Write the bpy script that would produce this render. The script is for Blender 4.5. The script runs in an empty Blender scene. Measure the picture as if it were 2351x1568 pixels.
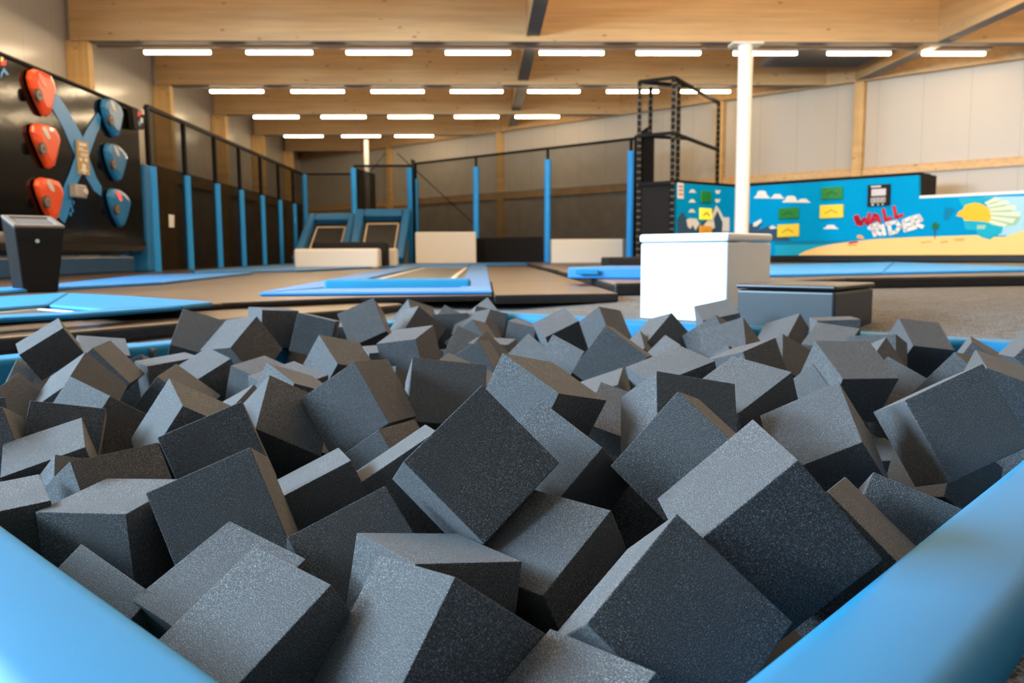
import bpy, bmesh, math, random
from mathutils import Vector, Matrix, Quaternion
random.seed(5)
SC = bpy.context.scene
COL = SC.collection

# ------------------------------------------------------------------ camera model (measuring the photograph)
F, CX, CY, CAMH = 1890.0, 1175.5, 784.0, 0.42
_dy = Vector(((1112 - CX) / F, (581 - CY) / F, 1.0)).normalized()
_dx = Vector((1.0, -0.0097, 0.0)); _dx.z = -(_dx.x * _dy.x + _dx.y * _dy.y) / _dy.z; _dx.normalize()
_dz = _dx.cross(_dy)
MW = Matrix((_dx, _dy, _dz))            # camera (x right, y down, z forward) -> world
EYE = Vector((0, 0, CAMH))
def ray(x, y): return MW @ Vector(((x - CX) / F, (y - CY) / F, 1.0))
def G(x, y, z=0.0):                      # photo pixel -> point on the level z
    d = ray(x, y); return EYE + d * ((z - CAMH) / d.z)
def atX(x, y, X): d = ray(x, y); return EYE + d * (X / d.x)
def atY(x, y, Y): d = ray(x, y); return EYE + d * (Y / d.y)
class Plane:
    def __init__(s, c, n): s.c = Vector(c); s.n = Vector(n).normalized()
    def __call__(s, x, y):
        d = ray(x, y); return EYE + d * ((s.c - EYE).dot(s.n) / d.dot(s.n))
def crop(ox, oy): return lambda x, y: (ox + x / 3.3571, oy + y / 3.3571)
c1, c5, c6, c7, c8, c3 = crop(0, 0), crop(0, 350), crop(600, 350), crop(1200, 350), crop(1651, 350), crop(1200, 0)

# ------------------------------------------------------------------ materials
def new_mat(name):
    m = bpy.data.materials.new(name); m.use_nodes = True
    nt = m.node_tree; b = nt.nodes['Principled BSDF']
    return m, nt, b
def N(nt, t, **kw):
    n = nt.nodes.new(t)
    for k, v in kw.items(): setattr(n, k, v)
    return n
def lk(nt, a, b): nt.links.new(a, b)
def simple(name, col, rough=.5, metal=0., spec=.5, noise=.0, nscale=8., bump=0., bscale=60., sheen=0., coat=0., emit=None, estr=0.):
    m, nt, b = new_mat(name)
    b.inputs['Base Color'].default_value = (*col, 1); b.inputs['Roughness'].default_value = rough
    b.inputs['Metallic'].default_value = metal; b.inputs['Specular IOR Level'].default_value = spec
    b.inputs['Sheen Weight'].default_value = sheen; b.inputs['Coat Weight'].default_value = coat
    tc = N(nt, 'ShaderNodeTexCoord')
    if noise > 0:
        n = N(nt, 'ShaderNodeTexNoise'); n.inputs['Scale'].default_value = nscale; n.inputs['Detail'].default_value = 4
        lk(nt, tc.outputs['Object'], n.inputs['Vector'])
        r = N(nt, 'ShaderNodeValToRGB')
        r.color_ramp.elements[0].position = .3; r.color_ramp.elements[1].position = .7
        r.color_ramp.elements[0].color = (*[c * (1 - noise) for c in col], 1)
        r.color_ramp.elements[1].color = (*[min(1, c * (1 + noise)) for c in col], 1)
        lk(nt, n.outputs['Fac'], r.inputs['Fac']); lk(nt, r.outputs['Color'], b.inputs['Base Color'])
    if bump > 0:
        n2 = N(nt, 'ShaderNodeTexNoise'); n2.inputs['Scale'].default_value = bscale; n2.inputs['Detail'].default_value = 3
        lk(nt, tc.outputs['Object'], n2.inputs['Vector'])
        bp = N(nt, 'ShaderNodeBump'); bp.inputs['Strength'].default_value = bump; bp.inputs['Distance'].default_value = .02
        lk(nt, n2.outputs['Fac'], bp.inputs['Height']); lk(nt, bp.outputs['Normal'], b.inputs['Normal'])
    if emit:
        b.inputs['Emission Color'].default_value = (*emit, 1); b.inputs['Emission Strength'].default_value = estr
    return m

def foam_mat():
    m, nt, b = new_mat('grey_foam')
    tc = N(nt, 'ShaderNodeTexCoord')
    n1 = N(nt, 'ShaderNodeTexNoise'); n1.inputs['Scale'].default_value = 150; n1.inputs['Detail'].default_value = 2
    lk(nt, tc.outputs['Object'], n1.inputs['Vector'])
    r = N(nt, 'ShaderNodeValToRGB'); e = r.color_ramp.elements
    e[0].position = .33; e[0].color = (*FOAM_LO, 1)
    e[1].position = .60; e[1].color = (*FOAM_MID, 1)
    e2 = e.new(.72); e2.color = (*FOAM_HI, 1)
    lk(nt, n1.outputs['Fac'], r.inputs['Fac'])
    n3 = N(nt, 'ShaderNodeTexNoise'); n3.inputs['Scale'].default_value = 3.5; n3.inputs['Detail'].default_value = 2
    oi = N(nt, 'ShaderNodeObjectInfo')
    lk(nt, tc.outputs['Object'], n3.inputs['Vector'])
    mx = N(nt, 'ShaderNodeMix', data_type='RGBA', blend_type='MULTIPLY'); mx.inputs[0].default_value = .22
    lk(nt, r.outputs['Color'], mx.inputs[6]); lk(nt, n3.outputs['Fac'], mx.inputs[7])
    lk(nt, mx.outputs[2], b.inputs['Base Color'])
    b.inputs['Roughness'].default_value = .85; b.inputs['Specular IOR Level'].default_value = .25
    b.inputs['Sheen Weight'].default_value = FOAM_SHEEN; b.inputs['Sheen Roughness'].default_value = .45
    b.inputs['Sheen Tint'].default_value = (.9, .92, 1, 1)
    bp = N(nt, 'ShaderNodeBump'); bp.inputs['Strength'].default_value = .55; bp.inputs['Distance'].default_value = .012
    lk(nt, n1.outputs['Fac'], bp.inputs['Height']); lk(nt, bp.outputs['Normal'], b.inputs['Normal'])
    return m
FOAM_LO = (.024, .0228, .0225); FOAM_MID = (.092, .087, .086); FOAM_HI = (.55, .55, .57); FOAM_SHEEN = .10

def wood_mat(name, axis, col=(.62, .40, .19)):
    m, nt, b = new_mat(name)
    tc = N(nt, 'ShaderNodeTexCoord'); mp = N(nt, 'ShaderNodeMapping')
    s = [1.0, 1.0, 1.0]
    for i in range(3): s[i] = .35 if i == axis else 7.0
    mp.inputs['Scale'].default_value = s
    lk(nt, tc.outputs['Object'], mp.inputs['Vector'])
    n1 = N(nt, 'ShaderNodeTexNoise'); n1.inputs['Scale'].default_value = 1.6; n1.inputs['Detail'].default_value = 6; n1.inputs['Roughness'].default_value = .6
    lk(nt, mp.outputs['Vector'], n1.inputs['Vector'])
    r = N(nt, 'ShaderNodeValToRGB'); e = r.color_ramp.elements
    e[0].position = .28; e[0].color = (*[c * .82 for c in col], 1)
    e[1].position = .75; e[1].color = (*[min(1, c * 1.16) for c in col], 1)
    lk(nt, n1.outputs['Fac'], r.inputs['Fac'])
    # knots
    mp2 = N(nt, 'ShaderNodeMapping'); s2 = [2.4, 2.4, 5.5]
    mp2.inputs['Scale'].default_value = s2
    lk(nt, tc.outputs['Object'], mp2.inputs['Vector'])
    v = N(nt, 'ShaderNodeTexVoronoi'); v.inputs['Scale'].default_value = .8
    lk(nt, mp2.outputs['Vector'], v.inputs['Vector'])
    r2 = N(nt, 'ShaderNodeValToRGB'); r2.color_ramp.elements[0].position = .06; r2.color_ramp.elements[0].color = (.5, .36, .25, 1)
    r2.color_ramp.elements[1].position = .13; r2.color_ramp.elements[1].color = (1, 1, 1, 1)
    lk(nt, v.outputs['Distance'], r2.inputs['Fac'])
    mx = N(nt, 'ShaderNodeMix', data_type='RGBA', blend_type='MULTIPLY'); mx.inputs[0].default_value = .8
    lk(nt, r.outputs['Color'], mx.inputs[6]); lk(nt, r2.outputs['Color'], mx.inputs[7])
    # lamella joints
    sx = N(nt, 'ShaderNodeSeparateXYZ'); lk(nt, tc.outputs['Object'], sx.inputs[0])
    md = N(nt, 'ShaderNodeMath', operation='MULTIPLY'); md.inputs[1].default_value = 1 / .16
    lk(nt, sx.outputs['Z'], md.inputs[0])
    fl = N(nt, 'ShaderNodeMath', operation='FLOOR'); lk(nt, md.outputs[0], fl.inputs[0])
    wn = N(nt, 'ShaderNodeTexWhiteNoise', noise_dimensions='1D'); lk(nt, fl.outputs[0], wn.inputs['W'])
    mr = N(nt, 'ShaderNodeMapRange'); mr.inputs[3].default_value = .9; mr.inputs[4].default_value = 1.06
    lk(nt, wn.outputs['Value'], mr.inputs[0])
    mx2 = N(nt, 'ShaderNodeMix', data_type='RGBA', blend_type='MULTIPLY'); mx2.inputs[0].default_value = 1
    lk(nt, mx.outputs[2], mx2.inputs[6]); lk(nt, mr.outputs[0], mx2.inputs[7])
    lk(nt, mx2.outputs[2], b.inputs['Base Color'])
    b.inputs['Roughness'].default_value = .55
    return m

def net_mat(name, fac, col=(.012, .011, .010)):
    m = bpy.data.materials.new(name); m.use_nodes = True; nt = m.node_tree
    nt.nodes.clear()
    out = N(nt, 'ShaderNodeOutputMaterial'); tr = N(nt, 'ShaderNodeBsdfTransparent')
    df = N(nt, 'ShaderNodeBsdfDiffuse'); df.inputs['Color'].default_value = (*col, 1)
    mx = N(nt, 'ShaderNodeMixShader')
    tc = N(nt, 'ShaderNodeTexCoord'); w = N(nt, 'ShaderNodeTexNoise'); w.inputs['Scale'].default_value = 3.0
    lk(nt, tc.outputs['Object'], w.inputs['Vector'])
    mr = N(nt, 'ShaderNodeMapRange'); mr.inputs[3].default_value = fac - .05; mr.inputs[4].default_value = fac + .05
    lk(nt, w.outputs['Fac'], mr.inputs[0]); lk(nt, mr.outputs[0], mx.inputs[0])
    lk(nt, tr.outputs[0], mx.inputs[1]); lk(nt, df.outputs[0], mx.inputs[2]); lk(nt, mx.outputs[0], out.inputs[0])
    return m

def panel_mat(name, col, rough, step, axis_vec):
    """sandwich wall panels: narrow ribs and a joint every metre"""
    m, nt, b = new_mat(name)
    tc = N(nt, 'ShaderNodeTexCoord')
    dt = N(nt, 'ShaderNodeVectorMath', operation='DOT_PRODUCT'); dt.inputs[1].default_value = axis_vec
    lk(nt, tc.outputs['Object'], dt.inputs[0])
    mm = N(nt, 'ShaderNodeMath', operation='MULTIPLY'); mm.inputs[1].default_value = 1 / step
    lk(nt, dt.outputs['Value'], mm.inputs[0])
    fr = N(nt, 'ShaderNodeMath', operation='FRACT'); lk(nt, mm.outputs[0], fr.inputs[0])
    r = N(nt, 'ShaderNodeValToRGB'); e = r.color_ramp.elements
    e[0].position = 0; e[0].color = (.78, .78, .78, 1); e[1].position = .03; e[1].color = (1, 1, 1, 1)
    lk(nt, fr.outputs[0], r.inputs['Fac'])
    mx = N(nt, 'ShaderNodeMix', data_type='RGBA', blend_type='MULTIPLY'); mx.inputs[0].default_value = 1
    mx.inputs[6].default_value = (*col, 1); lk(nt, r.outputs['Color'], mx.inputs[7])
    lk(nt, mx.outputs[2], b.inputs['Base Color'])
    wv = N(nt, 'ShaderNodeMath', operation='SINE'); m2 = N(nt, 'ShaderNodeMath', operation='MULTIPLY'); m2.inputs[1].default_value = 2 * math.pi / .06
    lk(nt, dt.outputs['Value'], m2.inputs[0]); lk(nt, m2.outputs[0], wv.inputs[0])
    bp = N(nt, 'ShaderNodeBump'); bp.inputs['Strength'].default_value = .12; bp.inputs['Distance'].default_value = .004
    lk(nt, wv.outputs[0], bp.inputs['Height']); lk(nt, bp.outputs['Normal'], b.inputs['Normal'])
    b.inputs['Roughness'].default_value = rough
    return m

def truss_mat():
    m, nt, b = new_mat('black_truss_with_rungs')
    tc = N(nt, 'ShaderNodeTexCoord'); sx = N(nt, 'ShaderNodeSeparateXYZ'); lk(nt, tc.outputs['Object'], sx.inputs[0])
    md = N(nt, 'ShaderNodeMath', operation='MULTIPLY'); md.inputs[1].default_value = 1 / .16; lk(nt, sx.outputs['Z'], md.inputs[0])
    fr = N(nt, 'ShaderNodeMath', operation='FRACT'); lk(nt, md.outputs[0], fr.inputs[0])
    r = N(nt, 'ShaderNodeValToRGB'); e = r.color_ramp.elements; r.color_ramp.interpolation = 'CONSTANT'
    e[0].position = 0; e[0].color = (.09, .085, .08, 1); e[1].position = .28; e[1].color = (.006, .006, .006, 1)
    lk(nt, fr.outputs[0], r.inputs['Fac']); lk(nt, r.outputs['Color'], b.inputs['Base Color'])
    b.inputs['Roughness'].default_value = .6; b.inputs['Specular IOR Level'].default_value = .15
    return m
def carpet_mat():
    m, nt, b = new_mat('grey_carpet')
    tc = N(nt, 'ShaderNodeTexCoord')
    n1 = N(nt, 'ShaderNodeTexNoise'); n1.inputs['Scale'].default_value = 160; n1.inputs['Detail'].default_value = 4
    n2 = N(nt, 'ShaderNodeTexNoise'); n2.inputs['Scale'].default_value = 14; n2.inputs['Detail'].default_value = 4
    lk(nt, tc.outputs['Object'], n1.inputs['Vector']); lk(nt, tc.outputs['Object'], n2.inputs['Vector'])
    r = N(nt, 'ShaderNodeValToRGB'); e = r.color_ramp.elements
    e[0].position = .36; e[0].color = (.036, .035, .035, 1); e[1].position = .68; e[1].color = (.235, .228, .222, 1)
    lk(nt, n1.outputs['Fac'], r.inputs['Fac'])
    mx = N(nt, 'ShaderNodeMix', data_type='RGBA', blend_type='OVERLAY'); mx.inputs[0].default_value = .35
    lk(nt, r.outputs['Color'], mx.inputs[6]); lk(nt, n2.outputs['Fac'], mx.inputs[7])
    lk(nt, mx.outputs[2], b.inputs['Base Color'])
    b.inputs['Roughness'].default_value = .95; b.inputs['Specular IOR Level'].default_value = .1
    bp = N(nt, 'ShaderNodeBump'); bp.inputs['Strength'].default_value = .7; bp.inputs['Distance'].default_value = .006
    lk(nt, n1.outputs['Fac'], bp.inputs['Height']); lk(nt, bp.outputs['Normal'], b.inputs['Normal'])
    return m

M = {}
M['foam'] = foam_mat()
M['blue'] = simple('blue_vinyl', (.009, .140, .275), .52, bump=.02, bscale=5., noise=.03, nscale=3, spec=.11)
M['blue_pad'] = simple('blue_padding', (.012, .15, .40), .45, spec=.35, bump=.03, bscale=20.)
M['mat'] = simple('black_brown_vinyl_mat', (.075, .042, .022), .33, bump=.16, bscale=4., noise=.25, nscale=3., spec=.5)
M['mat_edge'] = simple('black_mat_edge', (.008, .008, .009), .5, bump=.4, bscale=9., spec=.25)
M['bed'] = simple('trampoline_bed', (.030, .027, .024), .42, noise=.2, nscale=6)
M['tan'] = simple('tan_webbing', (.62, .50, .38), .8)
M['black'] = simple('black_powder_coat', (.006, .006, .006), .6, spec=.15)
M['post'] = simple('blue_post_padding', (.022, .32, .86), .45, spec=.25)
M['bin'] = simple('black_bin_plastic', (.006, .0055, .005), .6, spec=.12)
M['truss'] = truss_mat()
M['blackp'] = simple('black_padding', (.010, .009, .009), .65, bump=.05, bscale=40, spec=.2)
M['gloss'] = simple('glossy_black_tarpaulin', (.003, .003, .003), .12, spec=.28, bump=.16, bscale=1.8)
M['white'] = simple('white_vinyl', (.74, .74, .73), .5, bump=.03, bscale=30)
M['cream'] = simple('cream_vinyl', (.66, .61, .53), .5)
M['slate'] = simple('slate_blue_vinyl', (.007, .010, .013), .42, spec=.62, noise=.08, nscale=6)
M['darkv'] = simple('black_blue_vinyl', (.010, .012, .016), .38)
M['steelw'] = simple('white_painted_steel', (.80, .79, .75), .4)
M['grey_steel'] = simple('grey_galvanised_steel', (.30, .29, .30), .5, metal=.3)
M['dsteel'] = simple('dark_grey_painted_steel', (.13, .125, .13), .5)
M['woodx'] = wood_mat('spruce_glulam_x', 0); M['woody'] = wood_mat('spruce_glulam_y', 1)
M['woodz'] = wood_mat('spruce_glulam_z', 2, (.60, .39, .16))
M['wall_l'] = panel_mat('beige_metal_panel_left', (.54, .53, .51), .24, 1.1, (0, 1, 0))
M['wall_s'] = panel_mat('beige_metal_panel_slanted', (.47, .43, .37), .42, 1.1, (-.72, .694, 0))
M['wall_b'] = simple('beige_wall', (.62, .58, .52), .6)
M['ceil'] = simple('steel_deck_ceiling', (.42, .38, .34), .5)
M['carpet'] = carpet_mat()
M['net'] = net_mat('black_net', .66)
M['net2'] = net_mat('dark_layer_left', .70)  # for the added layer that darkens the lower part of the left fence
M['net3'] = net_mat('dark_mesh_panel', .88)
M['lamp'] = simple('lamp_diffuser', (.9, .9, .88), .5, emit=(1.0, .76, .47), estr=55.)
M['lamp_dim'] = simple('lamp_diffuser_dim', (.9, .9, .88), .5, emit=(1.0, .76, .47), estr=30.)
M['lamp_front'] = simple('lamp_diffuser_front', (.9, .9, .88), .5, emit=(1.0, .72, .42), estr=95.)
M['pit'] = simple('pit_bottom_black', (.012, .012, .012), .9)
M['red'] = simple('orange_red_plastic', (.72, .075, .012), .30, coat=.2)
M['bluep'] = simple('blue_plastic', (.012, .16, .40), .28, coat=.2)
M['spk'] = simple('speaker_grey', (.07, .06, .055), .5)
M['spk2'] = simple('speaker_ring_brown', (.20, .16, .14), .45)
M['lens'] = simple('clear_lens', (.62, .58, .54), .15)
M['lens_red'] = simple('lit_red_lens', (.8, .12, .10), .2, emit=(1, .12, .08), estr=.7)
M['xblue'] = simple('blue_paint', (.018, .22, .56), .35)
M['gold'] = simple('gold_print', (.40, .28, .10), .5)
M['print_white'] = simple('white_print', (.78, .76, .74), .7, spec=.15)
M['teal'] = simple('turquoise_print', (.0, .30, .62), .7, spec=.04)
M['teal_d'] = simple('deep_turquoise_print', (.0, .20, .40), .7, spec=.15)
M['teal_s'] = simple('sea_print', (.01, .36, .56), .7, spec=.15)
M['teal_splash'] = simple('splash_print', (.01, .40, .58), .7, spec=.15)
M['sand'] = simple('sand_print', (.86, .60, .24), .7, spec=.15)
M['sand_d'] = simple('sand_shadow_print', (.62, .40, .12), .7, spec=.15)
M['sun'] = simple('sun_print', (.90, .50, .04), .7, spec=.15)
M['sunray'] = simple('pale_sun_ray_print', (.70, .74, .55), .7, spec=.15)
M['sunray2'] = simple('green_sun_ray_print', (.33, .55, .42), .7, spec=.15)
M['rock'] = simple('dark_rock_print', (.035, .09, .15), .7, spec=.15)
M['btn_g'] = simple('green_button', (.004, .20, .012), .4)
M['btn_y'] = simple('yellow_button', (.85, .62, .02), .4)
M['btn_yl'] = simple('lit_yellow_button', (.85, .80, .05), .4, emit=(1, .85, .05), estr=.35)
M['btn_o'] = simple('orange_button', (.85, .36, .02), .4)
M['btn_gd'] = simple('dark_green_print', (.004, .10, .01), .5)
M['btn_yd'] = simple('dark_yellow_print', (.55, .38, .02), .5)
M['wred'] = simple('red_print', (.55, .02, .035), .7, spec=.15)
M['palm'] = simple('palm_green_print', (.02, .14, .06), .7, spec=.15)
M['sky_l'] = simple('pale_sky_print', (.36, .64, .80), .7, spec=.15)
M['glass'] = simple('window_glass', (.9, .95, 1), .05)

# ------------------------------------------------------------------ mesh helpers
class MB:
    def __init__(s): s.v, s.f, s.m = [], [], []
    def add(s, vs, fs, mi=0):
        o = len(s.v); s.v += [Vector(v) for v in vs]
        for f in fs: s.f.append([i + o for i in f]); s.m.append(mi)
    def hexa(s, p, mi=0):                # p: 4 bottom + 4 top, same winding
        s.add(p, [(3, 2, 1, 0), (4, 5, 6, 7), (0, 1, 5, 4), (1, 2, 6, 5), (2, 3, 7, 6), (3, 0, 4, 7)], mi)
    def box(s, a, b, mi=0):
        x0, y0, z0 = a; x1, y1, z1 = b
        s.hexa([(x0, y0, z0), (x1, y0, z0), (x1, y1, z0), (x0, y1, z0), (x0, y0, z1), (x1, y0, z1), (x1, y1, z1), (x0, y1, z1)], mi)
    def prism(s, pts, h, mi=0):          # polygon pts (3D), extruded by vector h
        n = len(pts); h = Vector(h); P = [Vector(p) for p in pts]
        s.add(P + [p + h for p in P], [tuple(range(n))[::-1], tuple(range(n, 2 * n))] + [(i, (i + 1) % n, n + (i + 1) % n, n + i) for i in range(n)], mi)
    def bar(s, a, b, w, d=None, mi=0, up=(0, 0, 1)):   # square bar from a to b
        a, b = Vector(a), Vector(b); d = d or w; t = (b - a).normalized(); u = Vector(up)
        if abs(t.dot(u)) > .95: u = Vector((1, 0, 0))
        x = t.cross(u).normalized() * (w / 2); y = x.cross(t).normalized() * (d / 2)
        s.hexa([a - x - y, a + x - y, a + x + y, a - x + y, b - x - y, b + x - y, b + x + y, b - x + y], mi)
    def tube(s, a, b, r, n=16, mi=0, r2=None):
        a, b = Vector(a), Vector(b); t = (b - a).normalized(); u = Vector((0, 0, 1))
        if abs(t.dot(u)) > .95: u = Vector((1, 0, 0))
        x = t.cross(u).normalized(); y = t.cross(x); r2 = r if r2 is None else r2
        A = [a + (x * math.cos(q) + y * math.sin(q)) * r for q in [2 * math.pi * i / n for i in range(n)]]
        B = [b + (x * math.cos(q) + y * math.sin(q)) * r2 for q in [2 * math.pi * i / n for i in range(n)]]
        s.add(A + B, [tuple(range(n))[::-1], tuple(range(n, 2 * n))] + [(i, (i + 1) % n, n + (i + 1) % n, n + i) for i in range(n)], mi)
    def stroke(s, pts, w, h, mi=0):      # flat ribbon along 3D polyline pts lying in a plane with normal h
        h = Vector(h); n = h.normalized(); P = [Vector(p) for p in pts]
        for i in range(len(P) - 1):
            t = (P[i + 1] - P[i]).normalized(); x = n.cross(t) * w / 2; e = t * w * .3
            s.prism([P[i] - x - e, P[i] + x - e, P[i + 1] + x + e, P[i + 1] - x + e], h, mi)
def build(name, mb, mats, parent=None, bevel=0., seg=2, smooth=False, kind=None):
    me = bpy.data.meshes.new(name); me.from_pydata([tuple(v) for v in mb.v], [], mb.f)
    for m in (mats if isinstance(mats, (list, tuple)) else [mats]): me.materials.append(m)
    for p, mi in zip(me.polygons, mb.m): p.material_index = mi
    bm = bmesh.new(); bm.from_mesh(me); bmesh.ops.recalc_face_normals(bm, faces=bm.faces)
    bm.to_mesh(me); bm.free()
    o = bpy.data.objects.new(name, me); COL.objects.link(o)
    if bevel:
        b = o.modifiers.new('edges', 'BEVEL'); b.width = bevel; b.segments = seg; b.limit_method = 'ANGLE'; b.angle_limit = .6; b.use_clamp_overlap = True
    if smooth:
        for p in me.polygons: p.use_smooth = True
    if parent:
        o.parent = parent; o.matrix_parent_inverse = parent.matrix_world.inverted()
    if kind: o['kind'] = kind
    return o
def tag(o, label, cat, group=None, kind=None):
    o['label'] = label; o['category'] = cat
    if group: o['group'] = group
    if kind: o['kind'] = kind
    return o
def empty(name, loc, label, cat, group=None):
    o = bpy.data.objects.new(name, None); o.empty_display_size = .1; COL.objects.link(o); o.location = loc
    bpy.context.view_layer.update()
    return tag(o, label, cat, group)
def struct(name, mb, mat, bevel=0.): return build(name, mb, mat, None, bevel, kind='structure')

# ------------------------------------------------------------------ the foam pit frame
PN = Vector((.005, .53, 0)); PU = Vector((.70711, .70711, 0)); PV = Vector((-.70711, .70711, 0))
def uv(u, v, z=0.): return PN + PU * u + PV * v + Vector((0, 0, z))
IA, IB, IC, ID = (0, 0), (3.91, 0), (3.75, 3.66), (0, 3.40)            # inner edge of the rim
OA, OB, OC, OD = (-.175, -.175), (4.11, -.175), (3.94, 3.86), (-.175, 3.59)   # outer edge

# floor: carpet with the pit cut out, rising as a soft ramp behind the pit
def floor_z(u, v):
    d = max(u - 4.05, v - 3.8, 0.)
    return -.06 + .10 * min(1., d / 1.3)
us = [-28, -12, -5, -2, -.09, 4.03, 4.4, 4.8, 5.2, 5.6, 7, 10, 16, 26, 40]
vs = [-34, -14, -5, -2, -.09, 3.6, 4.0, 4.4, 4.8, 5.3, 7, 10, 16, 26, 38]
mb = MB(); hole = {(4, 4): (-.09, -.09), (5, 4): (4.03, -.09), (5, 5): (3.86, 3.77), (4, 5): (-.09, 3.5)}
for i, u in enumerate(us):
    for j, v in enumerate(vs):
        uu, vv = hole.get((i, j), (u, v))
        mb.v.append(uv(uu, vv, floor_z(uu, vv)))
W = len(vs)
for i in range(len(us) - 1):
    for j in range(len(vs) - 1):
        if (i, j) == (4, 4): continue
        mb.f.append([i * W + j, (i + 1) * W + j, (i + 1) * W + j + 1, i * W + j + 1]); mb.m.append(0)
struct('floor', mb, M['carpet'])
mb = MB(); mb.v = [uv(*p, -.46) for p in ((-.3, -.3), (4.3, -.3), (4.3, 4.1), (-.3, 4.1))]; mb.f = [[0, 1, 2, 3]]; mb.m = [0]
struct('floor_pit', mb, M['pit'])
# rim pads
def rim_pad(label, p0, p1, q0, q1, cap0=False, cap1=False, nseg=40):
    prof = [(0, -.47), (0, -.030), (.004, -.012), (.014, -.003), (.03, .0), (.085, .002), (.135, .0), (.152, -.004), (.165, -.014), (.173, -.03), (.175, -.05), (.175, -.09)]
    mb = MB(); n = len(prof); rnd = random.Random(hash(label) % 1000)
    for k in range(nseg + 1):
        t = k / nseg
        inn = Vector(p0).lerp(Vector(p1), t); out = Vector(q0).lerp(Vector(q1), t)
        e = 0.
        if cap0: e = max(e, 1 - t * nseg / 1.2)
        if cap1: e = max(e, 1 - (1 - t) * nseg / 1.2)
        for (a, z) in prof:
            f = a / .175
            pt = inn.lerp(out, f)
            zz = z + .0006 * math.sin(t * 31 + f * 5) * (1 if z > -.03 else 0) - (.006 * e * e if z > -.03 else 0)
            mb.v.append(uv(pt.x, pt.y, zz))
    for k in range(nseg):
        for j in range(n - 1):
            mb.f.append([k * n + j, (k + 1) * n + j, (k + 1) * n + j + 1, k * n + j + 1]); mb.m.append(0)
    mb.f.append(list(range(n))); mb.m.append(0); mb.f.append([nseg * n + j for j in range(n)][::-1]); mb.m.append(0)
    o = build('rim_pad', mb, M['blue'], smooth=True); tag(o, label, 'pad', 'blue pads around the foam pit')
    return o
def lin(a, b, t): return (a[0] + (b[0] - a[0]) * t, a[1] + (b[1] - a[1]) * t)
rim_pad('blue vinyl rim pad in the lower left corner of the photo', ID, IA, OD, OA)
rim_pad('blue rim pad along the near right edge in the lower right corner', IA, IB, OA, OB)
rim_pad('blue rim pad along the far right side below the white and dark boxes', IB, IC, OB, OC)
rim_pad('blue rim pad along the far left side in front of the mats', IC, ID, OC, OD)

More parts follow.
